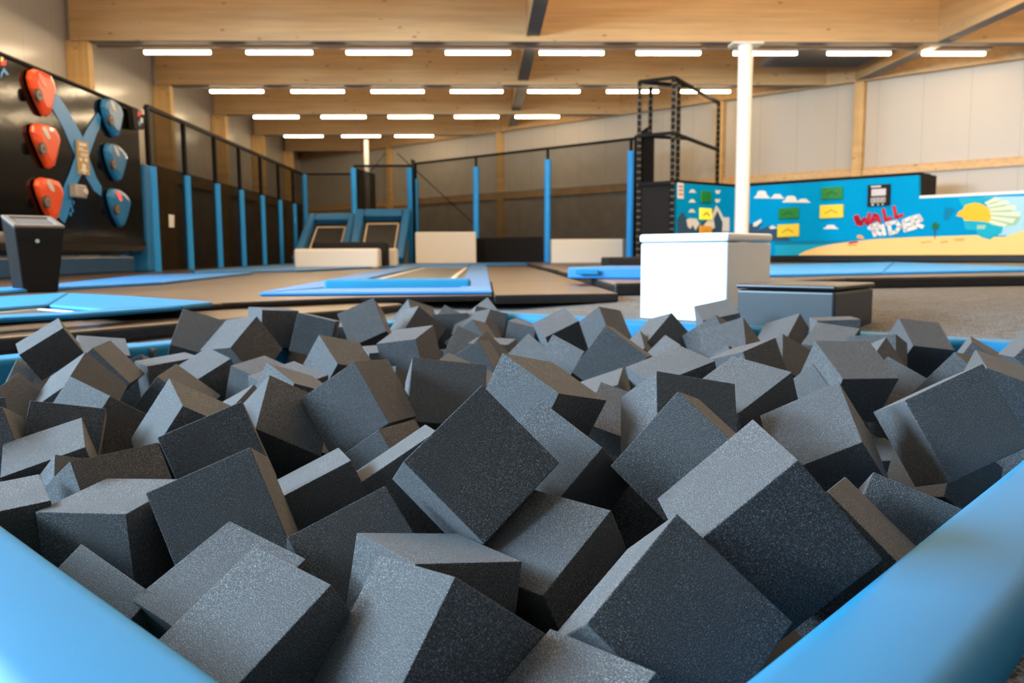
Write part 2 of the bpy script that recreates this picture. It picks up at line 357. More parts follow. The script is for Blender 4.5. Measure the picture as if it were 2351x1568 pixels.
# ------------------------------------------------------------------ foam cubes
def cube_mesh(seed):
    r = random.Random(seed); bm = bmesh.new(); bmesh.ops.create_cube(bm, size=1.0)
    for v in bm.verts: v.co += Vector([r.uniform(-.004, .004) for _ in range(3)])
    bmesh.ops.bevel(bm, geom=bm.edges[:], offset=.011, segments=2, profile=.6, affect='EDGES')
    me = bpy.data.meshes.new('foam_cube'); bm.to_mesh(me); bm.free(); me.materials.append(M['foam'])
    return me
CUBES = [  # labelled poses fitted to image pixels and baked; some blocks shrunk toward the camera
    ('pale-topped grey foam cube slanting down to the near left rim pad at the bottom edge', -0.3022, 1.1156, -0.1534, 0.3722, -0.0952, -0.2630, 0.8850, 0.1965, 0.2000, 0.2000),
    ('pale blue-grey foam cube at the bottom centre with a dark right face', -0.0705, 1.0376, -0.1265, 0.3884, -0.2650, -0.3430, 0.8132, 0.2002, 0.2000, 0.2000),
    ('largest near foam cube, broad dark face tilted on its corner beside the right rim pad', 0.2388, 1.0686, -0.1002, -0.4658, 0.7899, 0.3848, 0.1048, 0.1993, 0.2003, 0.1983),
    ('sparkly blue-grey foam cube at the very bottom, partly under the big dark tilted cube', 0.1137, 0.9029, -0.1870, 0.4521, -0.1894, -0.2008, 0.8482, 0.1988, 0.2000, 0.2000),
    ('mauve-grey foam cube tucked behind the pale cube that touches the near left rim pad', -0.4055, 1.3042, -0.1775, -0.1609, 0.8767, 0.4232, 0.1628, 0.1930, 0.1929, 0.2000),
    ('dull brown-grey foam cube half sunk against the near left rim pad', -0.6359, 1.3193, -0.2214, -0.3601, 0.8797, -0.3106, -0.0045, 0.1994, 0.2000, 0.2000),
    ('foam cube with flat lilac top and shadowed blue front face at lower left', -0.6995, 1.5533, -0.1322, 0.0244, 0.1233, 0.9918, 0.0241, 0.1870, 0.1896, 0.1994),
    ('upright dark grey foam cube with a brown right side next to the lilac-topped cube', -0.4843, 1.5292, -0.0817, -0.1976, -0.0875, -0.5745, 0.7895, 0.1924, 0.1991, 0.1969),
    ('dark foam cube with a bright upper edge standing behind the upright brown-sided one', -0.6620, 2.0291, -0.0814, -0.2409, -0.0336, -0.6301, 0.7374, 0.2049, 0.2064, 0.2000),
    ('low dark brown foam cube with a pale blue left end, long top edge nearly level', -0.8038, 1.7472, -0.1259, -0.4465, 0.7800, 0.3837, -0.2119, 0.1905, 0.1984, 0.1957),
    ('small exposed blue and brown corner of a foam cube behind the low dark brown one', -0.9099, 1.8321, -0.1768, -0.3148, 0.8709, 0.2543, -0.2788, 0.2000, 0.1991, 0.1985),
    ('light-topped foam cube with black front at the left frame edge above the rim', -0.9371, 1.5404, -0.1320, 0.0284, -0.2826, 0.9586, 0.0214, 0.2000, 0.1998, 0.2000),
    ('foam cube with long lavender top and thin brown right side near left frame edge', -1.0213, 1.9575, -0.1158, 0.1147, -0.2199, 0.9602, 0.1283, 0.1779, 0.1917, 0.1990),
    ('dark flat-faced foam cube with a level top edge behind the lavender-topped cube', -1.1182, 2.1750, -0.0815, -0.0901, 0.1883, -0.5655, 0.7979, 0.1759, 0.1983, 0.1980),
    ('brown foam cube corner cut by the left frame edge beside the dark flat-faced cube', -1.2415, 2.0342, -0.0925, -0.2397, 0.5547, 0.5890, -0.5366, 0.1975, 0.1999, 0.1993),
    ('tiny brown foam cube corner showing at the left frame edge above the brown one', -1.3605, 2.1698, -0.0685, -0.2466, 0.1355, -0.6310, 0.7230, 0.2000, 0.2000, 0.2000),
    ('ice-blue foam cube with brown right face and dark underside between darker cubes at left', -0.8076, 2.2311, -0.0720, 0.4864, -0.1574, -0.4740, 0.7169, 0.1972, 0.1964, 0.1988),
    ('blue-grey foam cube with a dark right face wedged under the tent-shaped brown cube', -1.1515, 2.4363, -0.0894, 0.3019, -0.0514, -0.4859, 0.8186, 0.2000, 0.2000, 0.2000),
    ('tent-shaped foam cube, lilac left side and brown right side, at far left', -1.3701, 2.7849, -0.0582, -0.4763, 0.5188, 0.6924, -0.1568, 0.1897, 0.1799, 0.1801),
    ('tan foam cube lying on its edge with a blue-black end, behind the tent-shaped one', -1.4590, 3.1355, -0.0452, -0.2845, 0.5998, 0.6874, -0.2948, 0.1987, 0.1809, 0.2000),
    ('highest foam block at the far left, pale green-grey top strip over a broad dark face', -1.6744, 3.2061, 0.0640, 0.2451, -0.2392, 0.9251, 0.1638, 0.1772, 0.1533, 0.1274),
    ('blue-grey foam cube cut by the left frame edge below the high dark block', -1.7582, 3.1914, -0.1351, -0.1087, 0.9434, 0.1828, -0.2543, 0.2000, 0.2000, 0.2000),
    ('dull blue foam cube pointing up at far left in front of the high dark block', -1.5825, 2.7320, -0.1321, 0.6421, -0.1749, 0.4261, -0.6128, 0.2000, 0.2000, 0.2000),
    ('grey foam cube with a level top edge against the far left rim pad', -1.7131, 3.6948, -0.0695, -0.2517, 0.1024, -0.1294, 0.9536, 0.1994, 0.2002, 0.2000),
    ('flat-lying foam cube with a thin pale top in front of the bright blue rim gap', -1.2803, 3.3569, -0.0976, 0.9511, 0.0151, -0.0477, 0.3047, 0.2000, 0.1999, 0.2000),
    ('tall dark slate foam cube leaning right with a bright left edge at the back left', -1.3035, 3.7435, 0.0174, -0.4293, 0.5950, 0.6644, 0.1423, 0.2001, 0.2000, 0.2000),
    ('roof-shaped foam cube with pale blue left slope and brown front at the back left', -1.0677, 3.6263, 0.0040, 0.8257, 0.1029, -0.3089, 0.4607, 0.1995, 0.1999, 0.1998),
    ('black foam cube with pale blue left side standing behind the roof-shaped cube', -1.1427, 4.4550, 0.0293, 0.9505, 0.0053, 0.0390, 0.3083, 0.2014, 0.2002, 0.2000),
    ('slate foam cube with a pale sloping top edge beside the black one at the back', -0.8937, 4.3402, -0.0056, 0.0649, 0.1040, -0.6730, 0.7294, 0.1982, 0.2008, 0.2000),
    ('foam cube with pale blue triangle and tan top, behind the large blue-faced cube', -0.6169, 3.4363, -0.0681, -0.4996, 0.0781, 0.6194, -0.6006, 0.1995, 0.2000, 0.1993),
    ('large slate-blue faced foam cube with a brown right face left of the centre', -0.3606, 2.3646, -0.0221, -0.0886, -0.3023, -0.6046, 0.7316, 0.2040, 0.1978, 0.2057),
    ('shadowed blue foam cube corner below the large slate-blue faced cube', -0.2573, 2.1225, -0.1604, -0.0840, -0.3241, -0.6035, 0.7237, 0.2000, 0.2000, 0.2000),
    ('foam cube showing a long pale top strip running under the big central dark cube', -0.1551, 1.8181, -0.1089, -0.1124, -0.2727, 0.0381, 0.9548, 0.1995, 0.1998, 0.2000),
    ('foam cube with pale top strip and black front in the hollow left of centre', -0.3583, 1.7594, -0.1481, 0.2069, -0.1574, 0.9655, -0.0121, 0.2000, 0.2000, 0.2000),
    ('brown foam cube with pale left slope and cut flap, left of the slate-blue one', -0.5938, 2.3331, -0.0856, 0.1622, -0.4040, -0.3073, 0.8462, 0.2000, 0.1890, 0.1999),
    ('upright charcoal foam cube with a level top edge behind the big central dark cube', -0.1319, 2.5314, -0.0452, -0.4886, 0.8671, 0.0295, -0.0925, 0.2303, 0.2054, 0.2026),
    ('big central charcoal foam cube standing on its corner with a blue lower left side', -0.0262, 1.5199, 0.0105, 0.5307, -0.7502, -0.3731, -0.1283, 0.2005, 0.1997, 0.1997),
    ('dark violet-grey foam cube with a long slanting top edge left below the central cube', -0.2359, 1.4727, -0.1677, -0.4498, 0.8404, 0.3011, 0.0261, 0.1966, 0.1999, 0.1999),
    ('foam cube with a brownish flat top and blue left side directly below the central cube', -0.0938, 1.2768, -0.1500, 0.9535, -0.0536, 0.0921, 0.2818, 0.1954, 0.2004, 0.2000),
    ('grey-topped foam cube with a black right face right below the central cube', 0.1169, 1.4111, -0.1559, 0.8998, 0.0931, -0.2346, 0.3560, 0.1997, 0.1997, 0.2000),
    ('grey foam cube with a black right face leaning behind the central cube', 0.1518, 1.7426, -0.0614, 0.4442, -0.0166, -0.4674, 0.7642, 0.1998, 0.2000, 0.2000),
    ('large foam cube with tan top and speckled blue left face behind the central cube', 0.1279, 2.0005, 0.0284, 0.4226, -0.1051, -0.6172, 0.6552, 0.2011, 0.2000, 0.1994),
    ('tall slate foam cube with a tan right edge in the middle of the pit', 0.5062, 3.2308, -0.0207, -0.2419, -0.3926, -0.5388, 0.7050, 0.2226, 0.2041, 0.1947),
    ('slate foam cube half hidden left of the tall tan-edged one', 0.3616, 3.4948, -0.0853, -0.2004, -0.4560, -0.2859, 0.8186, 0.2000, 0.2000, 0.2000),
    ("foam cube with pale grey top and black front near the pit's far corner", 0.4104, 4.4320, -0.0363, 0.9581, 0.1790, -0.1937, 0.1114, 0.1996, 0.1992, 0.2000),
    ('dark foam cube with a rounded brown right face in front of the grey carpet', 0.6924, 4.7641, -0.0410, 0.0923, -0.4311, -0.4837, 0.7561, 0.2000, 0.2000, 0.2005),
    ('plain dark foam cube pointing up between the blue-peaked cube and the pale-topped one', 0.2227, 3.6669, -0.1095, -0.1644, -0.3419, -0.2888, 0.8790, 0.1995, 0.1995, 0.2000),
    ('small foam cube with a bright beige top and black front at the middle back', 0.0338, 3.9890, -0.1050, -0.0101, 0.1137, 0.9932, 0.0237, 0.1975, 0.1988, 0.2000),
    ('pale blue foam peak rising behind the tan-striped dark cube', -0.0234, 3.7736, -0.1028, 0.5316, -0.0883, 0.4171, -0.7319, 0.2000, 0.1995, 0.1998),
    ('dark foam cube with a tan stripe on its right, just above the upright charcoal cube', -0.0389, 3.2553, -0.0630, -0.1151, -0.2574, -0.6179, 0.7340, 0.2000, 0.2000, 0.2003),
    ('dark grey foam cube pointing up left of the pale blue peak', -0.1081, 4.1804, -0.1132, 0.5524, 0.1537, 0.4108, -0.7089, 0.2001, 0.1979, 0.1993),
    ('small foam cube with a dark left and brown right face near the pit middle', -0.0532, 4.4277, -0.0832, -0.1281, -0.3275, -0.5573, 0.7522, 0.2000, 0.1996, 0.1995),
    ('foam cube with white-grey left slope and brown front at the far back', -0.0479, 4.6807, -0.0485, 0.1454, -0.1378, -0.2400, 0.9499, 0.1962, 0.2004, 0.2000),
    ('dull grey foam cube directly right of the white-sloped one at the far back', -0.0012, 4.9685, -0.0367, 0.0054, 0.1564, -0.5740, 0.8038, 0.2000, 0.2000, 0.2000),
    ('flat grey foam cube face with a level top left of the white-sloped cube', -0.2030, 4.7700, -0.0297, -0.0330, 0.0113, -0.6732, 0.7386, 0.2016, 0.1997, 0.2000),
    ("small pale foam peak farthest back near the pit's far corner", 0.0222, 5.6934, -0.0549, -0.1099, -0.2979, -0.2595, 0.9120, 0.1999, 0.2000, 0.2000),
    ('small dark foam peak in front of the grey carpet at the far back', -0.2382, 5.4234, -0.0873, -0.4797, -0.1745, -0.4083, 0.7568, 0.2000, 0.2000, 0.2000),
    ('blue-grey foam cube perched high on its corner in front of the black mat edge', -0.6175, 4.3150, 0.0321, -0.1279, -0.1606, -0.5267, 0.8249, 0.2015, 0.1997, 0.1998),
    ('foam cube with pale left slope and long brown right face at far back left', -0.4418, 5.2091, -0.0267, 0.0668, -0.4564, -0.3708, 0.8061, 0.1993, 0.2000, 0.1916),
    ('roof-shaped foam cube with a pale left and brown-black right face behind the box-like cube', -0.3884, 4.5455, -0.0200, 0.5112, 0.0869, 0.6395, -0.5676, 0.2000, 0.2033, 0.1974),
    ('box-like foam cube, beige top over a navy front and brown right side, middle left', -0.3260, 3.5807, -0.0244, 0.0879, 0.1760, 0.9758, 0.0954, 0.1890, 0.1962, 0.2000),
    ('pale grey foam cube mostly hidden left of the box-like one', -0.4501, 3.7938, -0.1125, 0.9891, 0.0288, -0.0091, 0.1438, 0.2000, 0.2008, 0.2000),
    ('foam cube with a grey top and slate-blue front left of the tan wedge', -0.8506, 3.1570, -0.1108, -0.1483, 0.1935, 0.9676, 0.0658, 0.1996, 0.1973, 0.2000),
    ('tan and light blue foam wedge above the brown cube with the cut flap', -0.6505, 2.7419, -0.0866, -0.2140, -0.4919, -0.2880, 0.7932, 0.1999, 0.1979, 0.1885),
    ('lilac-grey foam cube top lying flat behind the tan wedge', -0.7101, 2.9704, -0.1087, -0.1067, 0.9312, -0.3435, -0.0589, 0.1992, 0.1999, 0.2000),
    ('pale narrow foam wedge with a brown strip left of the brown flap cube', -0.7644, 2.5077, -0.1404, 0.1736, -0.2638, -0.1514, 0.9367, 0.2000, 0.1995, 0.2000),
    ('lilac-topped foam cube with a black right face below the roof-shaped cube at left', -1.0889, 3.2332, -0.0966, 0.4043, -0.0345, -0.2463, 0.8801, 0.1998, 0.2000, 0.1997),
    ('tan-topped foam cube with a dark left face between the lilac-topped and ice-blue cubes', -1.1262, 2.9702, -0.1277, -0.2664, 0.6478, 0.6822, -0.2099, 0.2006, 0.1977, 0.2000),
    ('small white and brown foam corner between the slate-blue faced and charcoal cubes', -0.3344, 2.7459, -0.0926, 0.1678, -0.2038, -0.4877, 0.8321, 0.2000, 0.2000, 0.2000),
    ('small brown-grey foam tip above the upright charcoal cube', -0.1020, 2.9117, -0.0801, 0.6191, -0.1028, 0.1750, -0.7586, 0.2000, 0.2000, 0.2000),
    ('foam cube corner with a lavender left and brown right face behind the blue-lit cube', 0.3706, 2.5721, -0.0923, 0.1275, -0.1863, -0.0385, 0.9734, 0.2000, 0.2010, 0.2000),
    ('brown foam cube in shade right of the large tan-topped one', 0.3710, 2.2735, -0.1080, -0.2453, 0.9492, -0.1473, -0.1309, 0.2000, 0.2000, 0.2000),
    ('wide foam cube with bright speckled top and blue left end right of centre', 0.5839, 2.4872, -0.0138, 0.9769, 0.0851, -0.1418, 0.1352, 0.2003, 0.1994, 0.1999),
    ('foam cube split by a vertical edge, blue lit left face and charcoal right face', 0.4528, 1.9062, -0.0015, 0.5056, -0.8517, -0.0360, 0.1331, 0.2014, 0.1999, 0.2024),
    ('speckled slate-blue foam cube with a tan right strip left of the silver-topped cube', 0.4175, 1.6257, -0.0109, -0.1684, -0.3898, -0.4810, 0.7671, 0.2001, 0.2000, 0.1982),
    ('large foam cube with a broad silver-grey top and dark right face, centre right', 0.6850, 2.1283, -0.0090, 0.4969, -0.0711, -0.2231, 0.8356, 0.2004, 0.2002, 0.2000),
    ('silver-topped foam cube overhanging the right rim pad, deep navy front face', 0.4138, 1.1899, 0.0075, 0.6758, -0.2261, -0.2711, 0.6471, 0.2001, 0.1986, 0.1954),
    ('blue-grey foam cube with a navy underside between the silver-topped one and the right rim', 0.7906, 1.8548, -0.0519, 0.7403, -0.0331, -0.3701, 0.5603, 0.2012, 0.1984, 0.2000),
    ('big slate foam cube leaning over the right rim pad with a thin bright top strip', 1.0888, 1.8726, 0.0047, 0.9633, -0.1717, -0.2057, -0.0152, 0.2003, 0.1976, 0.2025),
    ('large foam cube with brown-grey top, blue left side and black front at right', 1.2355, 2.7591, -0.0255, 0.9571, 0.2742, 0.0417, 0.0837, 0.2082, 0.2019, 0.1952),
    ('blue-lit foam corner in front of the large brown-topped cube at right', 1.1443, 2.7654, -0.1363, 0.0507, -0.4022, -0.2835, 0.8691, 0.2000, 0.2000, 0.2000),
    ('dark brown foam cube with a thin pale left strip behind the silver-topped cubes', 1.3547, 3.6750, -0.1194, -0.4047, 0.8718, -0.0056, -0.2760, 0.2000, 0.2000, 0.2000),
    ('brown foam cube with a bright beige strip along its top edge, centre right', 0.9745, 3.0090, -0.0380, 0.9401, -0.1040, -0.1327, 0.2962, 0.1995, 0.1996, 0.2000),
    ('small light foam tip left of the beige-striped cube', 0.9914, 3.2713, -0.1217, 0.1898, -0.4156, -0.3226, 0.8290, 0.2000, 0.1999, 0.2000),
    ('grey square-faced foam cube with a brown right side standing below the white box', 1.0531, 3.4545, -0.0177, 0.1743, -0.2605, -0.3759, 0.8720, 0.1940, 0.1997, 0.1994),
    ('slate foam cube leaning behind the grey square-faced one', 1.0715, 3.7498, -0.0255, 0.0772, -0.3830, -0.4375, 0.8099, 0.1892, 0.2000, 0.2000),
    ('grey foam cube tilted up against the bottom of the white box', 1.2827, 4.4729, 0.0150, 0.7031, 0.0417, -0.1904, 0.6839, 0.2000, 0.2000, 0.2000),
    ("navy foam cube rising in front of the white box's lower left corner", 0.8380, 3.8661, -0.0192, -0.3986, -0.1126, -0.6201, 0.6663, 0.1969, 0.1999, 0.2000),
    ('blue-grey foam peak in front of the navy cube by the white box', 0.8094, 3.5312, -0.0976, -0.0298, -0.3828, -0.0796, 0.9199, 0.2000, 0.2000, 0.2000),
    ('small brown foam peak against the bright blue far rim pad', 0.7166, 3.7503, -0.1074, 0.0921, -0.3811, -0.1277, 0.9110, 0.2000, 0.2000, 0.1996),
    ('light grey slanted foam block with dark right face before the low dark box', 1.5588, 4.2635, -0.0288, 0.3632, -0.2563, -0.1893, 0.8755, 0.2133, 0.2000, 0.1041),
    ("flat-topped foam cube with a thin bright edge below the dark box's corner", 1.7482, 4.0462, -0.0150, 0.9948, -0.0005, -0.0184, -0.1005, 0.2012, 0.2000, 0.2000),
    ('pale sloping foam face just below the flat-topped cube by the dark box', 1.6280, 3.7981, -0.0627, -0.2356, 0.9052, -0.3520, 0.0356, 0.1994, 0.2000, 0.2000),
    ('blue-grey foam cube with a level top edge and brown right end at the far right', 1.7247, 3.5409, -0.0667, 0.2393, -0.2399, -0.5496, 0.7636, 0.2014, 0.2000, 0.2001),
    ('foam peak with a white left and brown right face behind the large brown-topped cube', 1.5973, 3.3270, -0.0968, 0.3746, -0.2853, -0.0674, 0.8797, 0.2000, 0.2000, 0.2000),
    ('foam cube with a light blue left end and grey-brown top against the right carpet', 2.0095, 3.7552, -0.0401, 0.9448, 0.3195, 0.0719, 0.0143, 0.2025, 0.1869, 0.1999),
    ('brown foam cube in shade right of the large brown-topped one', 1.4936, 2.9360, -0.1368, -0.3952, 0.8000, -0.4482, -0.0535, 0.1985, 0.2000, 0.2000),
    ('slate-blue foam cube slope with a tan top behind the big slate cube at right', 1.6765, 2.8025, -0.0806, -0.0360, -0.4887, -0.4432, 0.7506, 0.2017, 0.2000, 0.1999),
    ('long tan-topped foam cube with a dark front near the right frame edge', 1.6405, 2.5507, -0.0496, -0.1971, 0.8022, 0.5629, -0.0278, 0.2000, 0.2000, 0.2000),
    ('grey foam cube with a lilac slope cut by the right frame edge', 2.0474, 2.9005, 0.0415, 0.9033, -0.0926, -0.3976, -0.1320, 0.2000, 0.1998, 0.2000),
    ('small tan foam cube between two bright triangles of the far rim pad', 2.0070, 3.2567, -0.0762, 0.7573, -0.4124, -0.2627, 0.4329, 0.2001, 0.2000, 0.2000),
    ('coarse sparkling grey-brown foam cube sunk beside the right rim pad', 0.6006, 1.3433, -0.1175, -0.0457, 0.8909, -0.2807, -0.3542, 0.2000, 0.1992, 0.2000),
    ('dull purple-brown foam cube sunk under the big slate cube at the right rim', 0.7889, 1.5004, -0.1489, 0.5455, -0.7880, 0.2853, 0.0131, 0.2000, 0.1999, 0.2000),
    (None, 1.2795, 2.2203, -0.2314, 0.5100, 0.1414, 0.5901, -0.6097, 0.1971, 0.1971, 0.1971),
    (None, 0.3575, 1.8664, -0.2015, 0.7703, -0.2640, -0.5690, 0.1149, 0.1969, 0.1969, 0.1969),
    (None, 1.2703, 2.6079, -0.3248, 0.4921, -0.5095, 0.4325, 0.5578, 0.1992, 0.1992, 0.1992),
    (None, 1.6164, 2.5035, -0.2523, 0.9215, 0.1037, 0.0215, 0.3737, 0.1946, 0.1946, 0.1946),
    (None, -0.4636, 2.6086, -0.2747, 0.9633, 0.1428, 0.2223, 0.0466, 0.1955, 0.1955, 0.1955),
    (None, 0.2602, 5.5303, -0.1422, 0.9780, 0.0374, 0.1066, -0.1753, 0.1979, 0.1979, 0.1979),
    (None, -1.4813, 3.4816, -0.1337, 0.9624, -0.0590, -0.2310, 0.1302, 0.1982, 0.1982, 0.1982),
    (None, -1.0187, 4.5492, -0.1625, -0.4511, 0.8418, 0.1743, -0.2397, 0.2022, 0.2022, 0.2022),
    (None, -2.0866, 3.5449, -0.1453, 0.4965, 0.5412, 0.3603, 0.5752, 0.1982, 0.1982, 0.1982),
    (None, -0.2870, 5.1809, -0.2096, 0.3136, 0.7673, 0.4046, 0.3863, 0.2009, 0.2009, 0.2009),
    (None, -1.6539, 3.9826, -0.1119, 0.9974, -0.0294, 0.0581, -0.0303, 0.2001, 0.2001, 0.2001),
    (None, -0.8305, 4.7649, -0.0927, 0.9996, -0.0107, -0.0226, 0.0136, 0.2003, 0.2003, 0.2003),
]
variants = [cube_mesh(i) for i in range(5)]
proto = None
for i, (lab, x, y, z, qw, qx, qy, qz, sx, sy, sz) in enumerate(CUBES):
    if proto is None:
        proto = bpy.data.objects.new('foam_cube', variants[0]); o = proto
    else:
        o = proto.copy(); o.data = variants[i % 5]
    COL.objects.link(o)
    o.location = (x, y, z); o.rotation_mode = 'QUATERNION'; o.rotation_quaternion = (qw, qx, qy, qz); o.scale = (sx, sy, sz)
    tag(o, lab or 'dark foam cube buried below the top layer of the pit', 'foam cube', 'foam cubes in the pit' if lab else 'buried foam cubes')

# ------------------------------------------------------------------ hall shell
ZB, ZC = 4.90, 6.30
SD = Vector((-.720, .694, 0)); SN = Vector((-.694, -.720, 0)); S0 = Vector((2.45, 29.65, 0))   # slanted wall
def slant(t, off=0., z=0.): return S0 + SD * t + SN * off + Vector((0, 0, z))
def slant_at_y(y): return S0 + SD * ((y - S0.y) / SD.y)
XL = -8.75
mb = MB(); mb.box((XL - .2, -9, -.1), (XL, 42, ZC)); struct('wall_left', mb, M['wall_l'])
tA, tB = -24.0, 16.0
mb = MB(); mb.prism([slant(tA), slant(tB), slant(tB, -.2), slant(tA, -.2)], (0, 0, ZC)); struct('wall_right', mb, M['wall_s'])
pA = slant(tA)
mb = MB(); mb.box((pA.x, -9, -.1), (pA.x + .2, pA.y + .3, ZC)); struct('wall_front_right', mb, M['wall_b'])
mb = MB(); mb.box((XL - .2, -9.2, -.1), (pA.x + .2, -9, ZC)); struct('wall_back', mb, M['wall_b'])
mb = MB(); mb.box((XL - .2, -9.2, ZC), (pA.x + .3, 42, ZC + .1)); struct('ceiling', mb, M['ceil'])
# main glulam beams running across the hall
BY = [4.3, 8.9, 13.5, 18.1, 22.65, 27.35, 31.95, 36.8]  # visible beams placed from image pixels, then baked as plain numbers
for k, y in enumerate(BY):
    xr = min(slant_at_y(y).x, pA.x) - .05
    mb = MB(); mb.box((-8.62, y, ZB), (xr, y + .28, ZC)); struct('ceiling_beam', mb, M['woodx'], .012)
    mb = MB(); mb.box((-8.62, y + .02, ZB - .012), (xr, y + .26, ZB)); struct('beam_underside', mb, M['dsteel'])
    if y > 15:
        mb = MB(); mb.box((-8.74, y + .02, .0), (-8.28, y + .26, ZB)); struct('timber_column', mb, M['woodz'], .01)
# secondary beams along the hall
for a, b in zip(BY[:-1], BY[1:]):
    if b > 33: continue
    mb = MB(); mb.box((.93, a + .28, 5.02), (1.23, b, ZC)); struct('ceiling_beam', mb, M['woody'], .01)
    mb = MB(); mb.box((.94, a + .28, 5.008), (1.22, b, 5.02)); struct('beam_underside', mb, M['dsteel'])
    if b < 24:
        mb = MB(); mb.box((9.86, a + .28, ZB + .01), (10.16, b, ZC)); struct('ceiling_beam', mb, M['woody'], .01)
        mb = MB(); mb.box((9.88, a + .28, ZB), (10.14, b, ZB + .01)); struct('beam_underside', mb, M['dsteel'])
mb = MB(); mb.prism([slant(tA, .02), slant(tB, .02), slant(tB, .28), slant(tA, .28)], (0, 0, ZC - 4.88)); 
for v in mb.v: v.z += 4.88
struct('edge_beam', mb, M['woodx'])
# columns and rail on the slanted wall
for px in (1975, 1657, 1152, 897, 2700):
    q = Plane(S0, SN)(px, 300); t = (q - S0).dot(SD)
    mb = MB(); mb.prism([slant(t - .13, .01), slant(t + .13, .01), slant(t + .13, .2), slant(t - .13, .2)], (0, 0, 4.88)); struct('timber_column', mb, M['woodz'], .01)
mb = MB(); mb.prism([slant(tA, .01, 2.42), slant(tB, .01, 2.42), slant(tB, .10, 2.42), slant(tA, .10, 2.42)], (0, 0, .22)); struct('wall_rail', mb, M['woodx'])
mb = MB(); mb.box((-8.74, 16, 2.42), (-8.62, 41, 2.64)); struct('wall_rail', mb, M['woody'])
# bolt heads on the right end of the nearest beam
for pxy in ((2210, 2), (2210, 29), (2210, 55)):
    p = atY(*pxy, 18.1); mb = MB(); mb.tube(p, p + Vector((0, -.02, 0)), .035, 10); struct('beam_bolt', mb, M['dsteel'])

# ------------------------------------------------------------------ ceiling lamps
ordn = ['first', 'second', 'third', 'fourth', 'fifth', 'sixth', 'seventh', 'eighth', 'ninth']
rows = [(19.0, [-7.46, -5.23, -3.03, -.83, 1.27, 3.46, 5.66, 7.81, 10.0], 'nearest'),
        (23.42, [-7.47, -5.27, -3.08, -.9, 1.24, 3.44, 5.46], 'second'),
        (27.72, [-7.47, -5.29, -3.11, -.94, 1.06], 'third'),
        (32.13, [-7.54, -5.37, -3.36], 'farthest')]
base_mb = MB(); base_mb.box((0, -.05, -.035), (1.46, .05, .03))
dif_mb = MB(); dif_mb.box((.01, -.04, -.095), (1.45, .04, -.035))
lamp0 = build('tube_light', base_mb, M['steelw'], bevel=.006)
dif0 = build('diffuser', dif_mb, M['lamp'], lamp0, bevel=.012)
first = True
for (y, xs, rn) in rows:
    for i, x in enumerate(xs):
        if first: o, d, first = lamp0, dif0, False
        else:
            o = lamp0.copy(); COL.objects.link(o); d = dif0.copy(); COL.objects.link(d); d.parent = o
        o.location = (x, y, 4.93)
        tag(o, '%s lit tube light from the left in the %s ceiling row' % (ordn[i], rn), 'ceiling light', 'tube lights under the ceiling')
    mb = MB(); mb.box((XL + .3, y - .06, 4.965), (min(xs[-1] + 1.6, slant_at_y(y).x - .4), y + .06, 5.02))
    o = build('lamp_rail', mb, M['grey_steel']); tag(o, 'long grey mounting rail carrying the %s row of tube lights' % rn, 'rail')
# tube rows over the front part of the hall
for y in (5.2, 9.8, 14.4):
    mb = MB()
    for k in range(10):
        x = -7.46 + 2.2 * k; mb.box((x, y - .045, 4.80), (x + 1.46, y + .045, 4.895), 1 if k > 3 else 0)
    struct('ceiling_lamp_row', mb, [M['lamp_front'] if y < 14 else M['lamp_dim'], M['lamp_front'] if y < 14 else M['lamp']])
# louvred heater under the ceiling, right of the white pole
r = empty('ceiling_heater', (8.3, 20.4, 5.05), 'grey louvred heater unit hanging under the ceiling right of the white pole', 'heater')
mb = MB(); mb.box((7.05, 19.5, 5.10), (9.6, 21.4, 5.3)); build('casing', mb, M['grey_steel'], r)
for k in range(9):
    mb = MB(); yy = 19.56 + k * .2
    mb.hexa([(7.1, yy, 5.04), (9.55, yy, 5.04), (9.55, yy + .02, 5.04), (7.1, yy + .02, 5.04), (7.1, yy + .1, 5.10), (9.55, yy + .1, 5.10), (9.55, yy + .12, 5.10), (7.1, yy + .12, 5.10)])
    build('louvre', mb, M['grey_steel'], r)

# ------------------------------------------------------------------ white pole with plates
PX, PY = 5.70, 18.22
r = empty('steel_pole', (PX, PY, .0), 'round white steel pole holding up the nearest timber beam', 'pole')
mb = MB(); mb.tube((PX, PY, .156), (PX, PY, ZB - .04), .155, 32); build('shaft', mb, M['steelw'], r, smooth=False)
mb = MB(); mb.box((PX - .33, PY - .2, ZB - .05), (PX + .33, PY + .2, ZB - .012)); build('head_plate', mb, M['steelw'], r)

# ------------------------------------------------------------------ mats and decks
def slab(name, pts, z0, z1, mat, label, cat='mat', group=None, bevel=.018, seg=3):
    mb = MB(); mb.prism([(p[0], p[1], z0) for p in pts], (0, 0, z1 - z0))
    if mat is M['mat']:
        for k in range(2, len(mb.f)): mb.m[k] = 1
        mat = [mat, M['mat_edge']]
    o = build(name, mb, mat, None, bevel, seg); tag(o, label, cat, group); return o
MG = 'dark vinyl landing mats'
zt = .05
pts = [G(*p, zt) for p in ((-140, 784), (0, 773), (402, 739), (640, 720.5), (800, 708.5), (926, 696), (800, 682), (494, 698.5), (420, 706), (160, 727), (-140, 741))]
slab('landing_mat', pts, -.035, zt - .005, M['mat'], 'dark brown mat strip with a black front edge left behind the pit', group=MG)
zt = .092
slab('landing_mat', [(-1.80, 5.72), (-.95, 6.32), (.06, 6.48), (.06, 9.5), (-6.4, 9.5), (-6.4, 2.6), (-3.9, 2.9), (-2.62, 4.55)], .046, zt, M['mat'], 'wide brown mat around the blue-edged trampoline at left', group=MG)
slab('landing_mat', [(.07, 6.48), (1.08, 6.62), (1.1, 9.5), (.07, 9.5)], .02, zt, M['mat'], 'brown mat with a seam right of the long blue trampoline', group=MG)
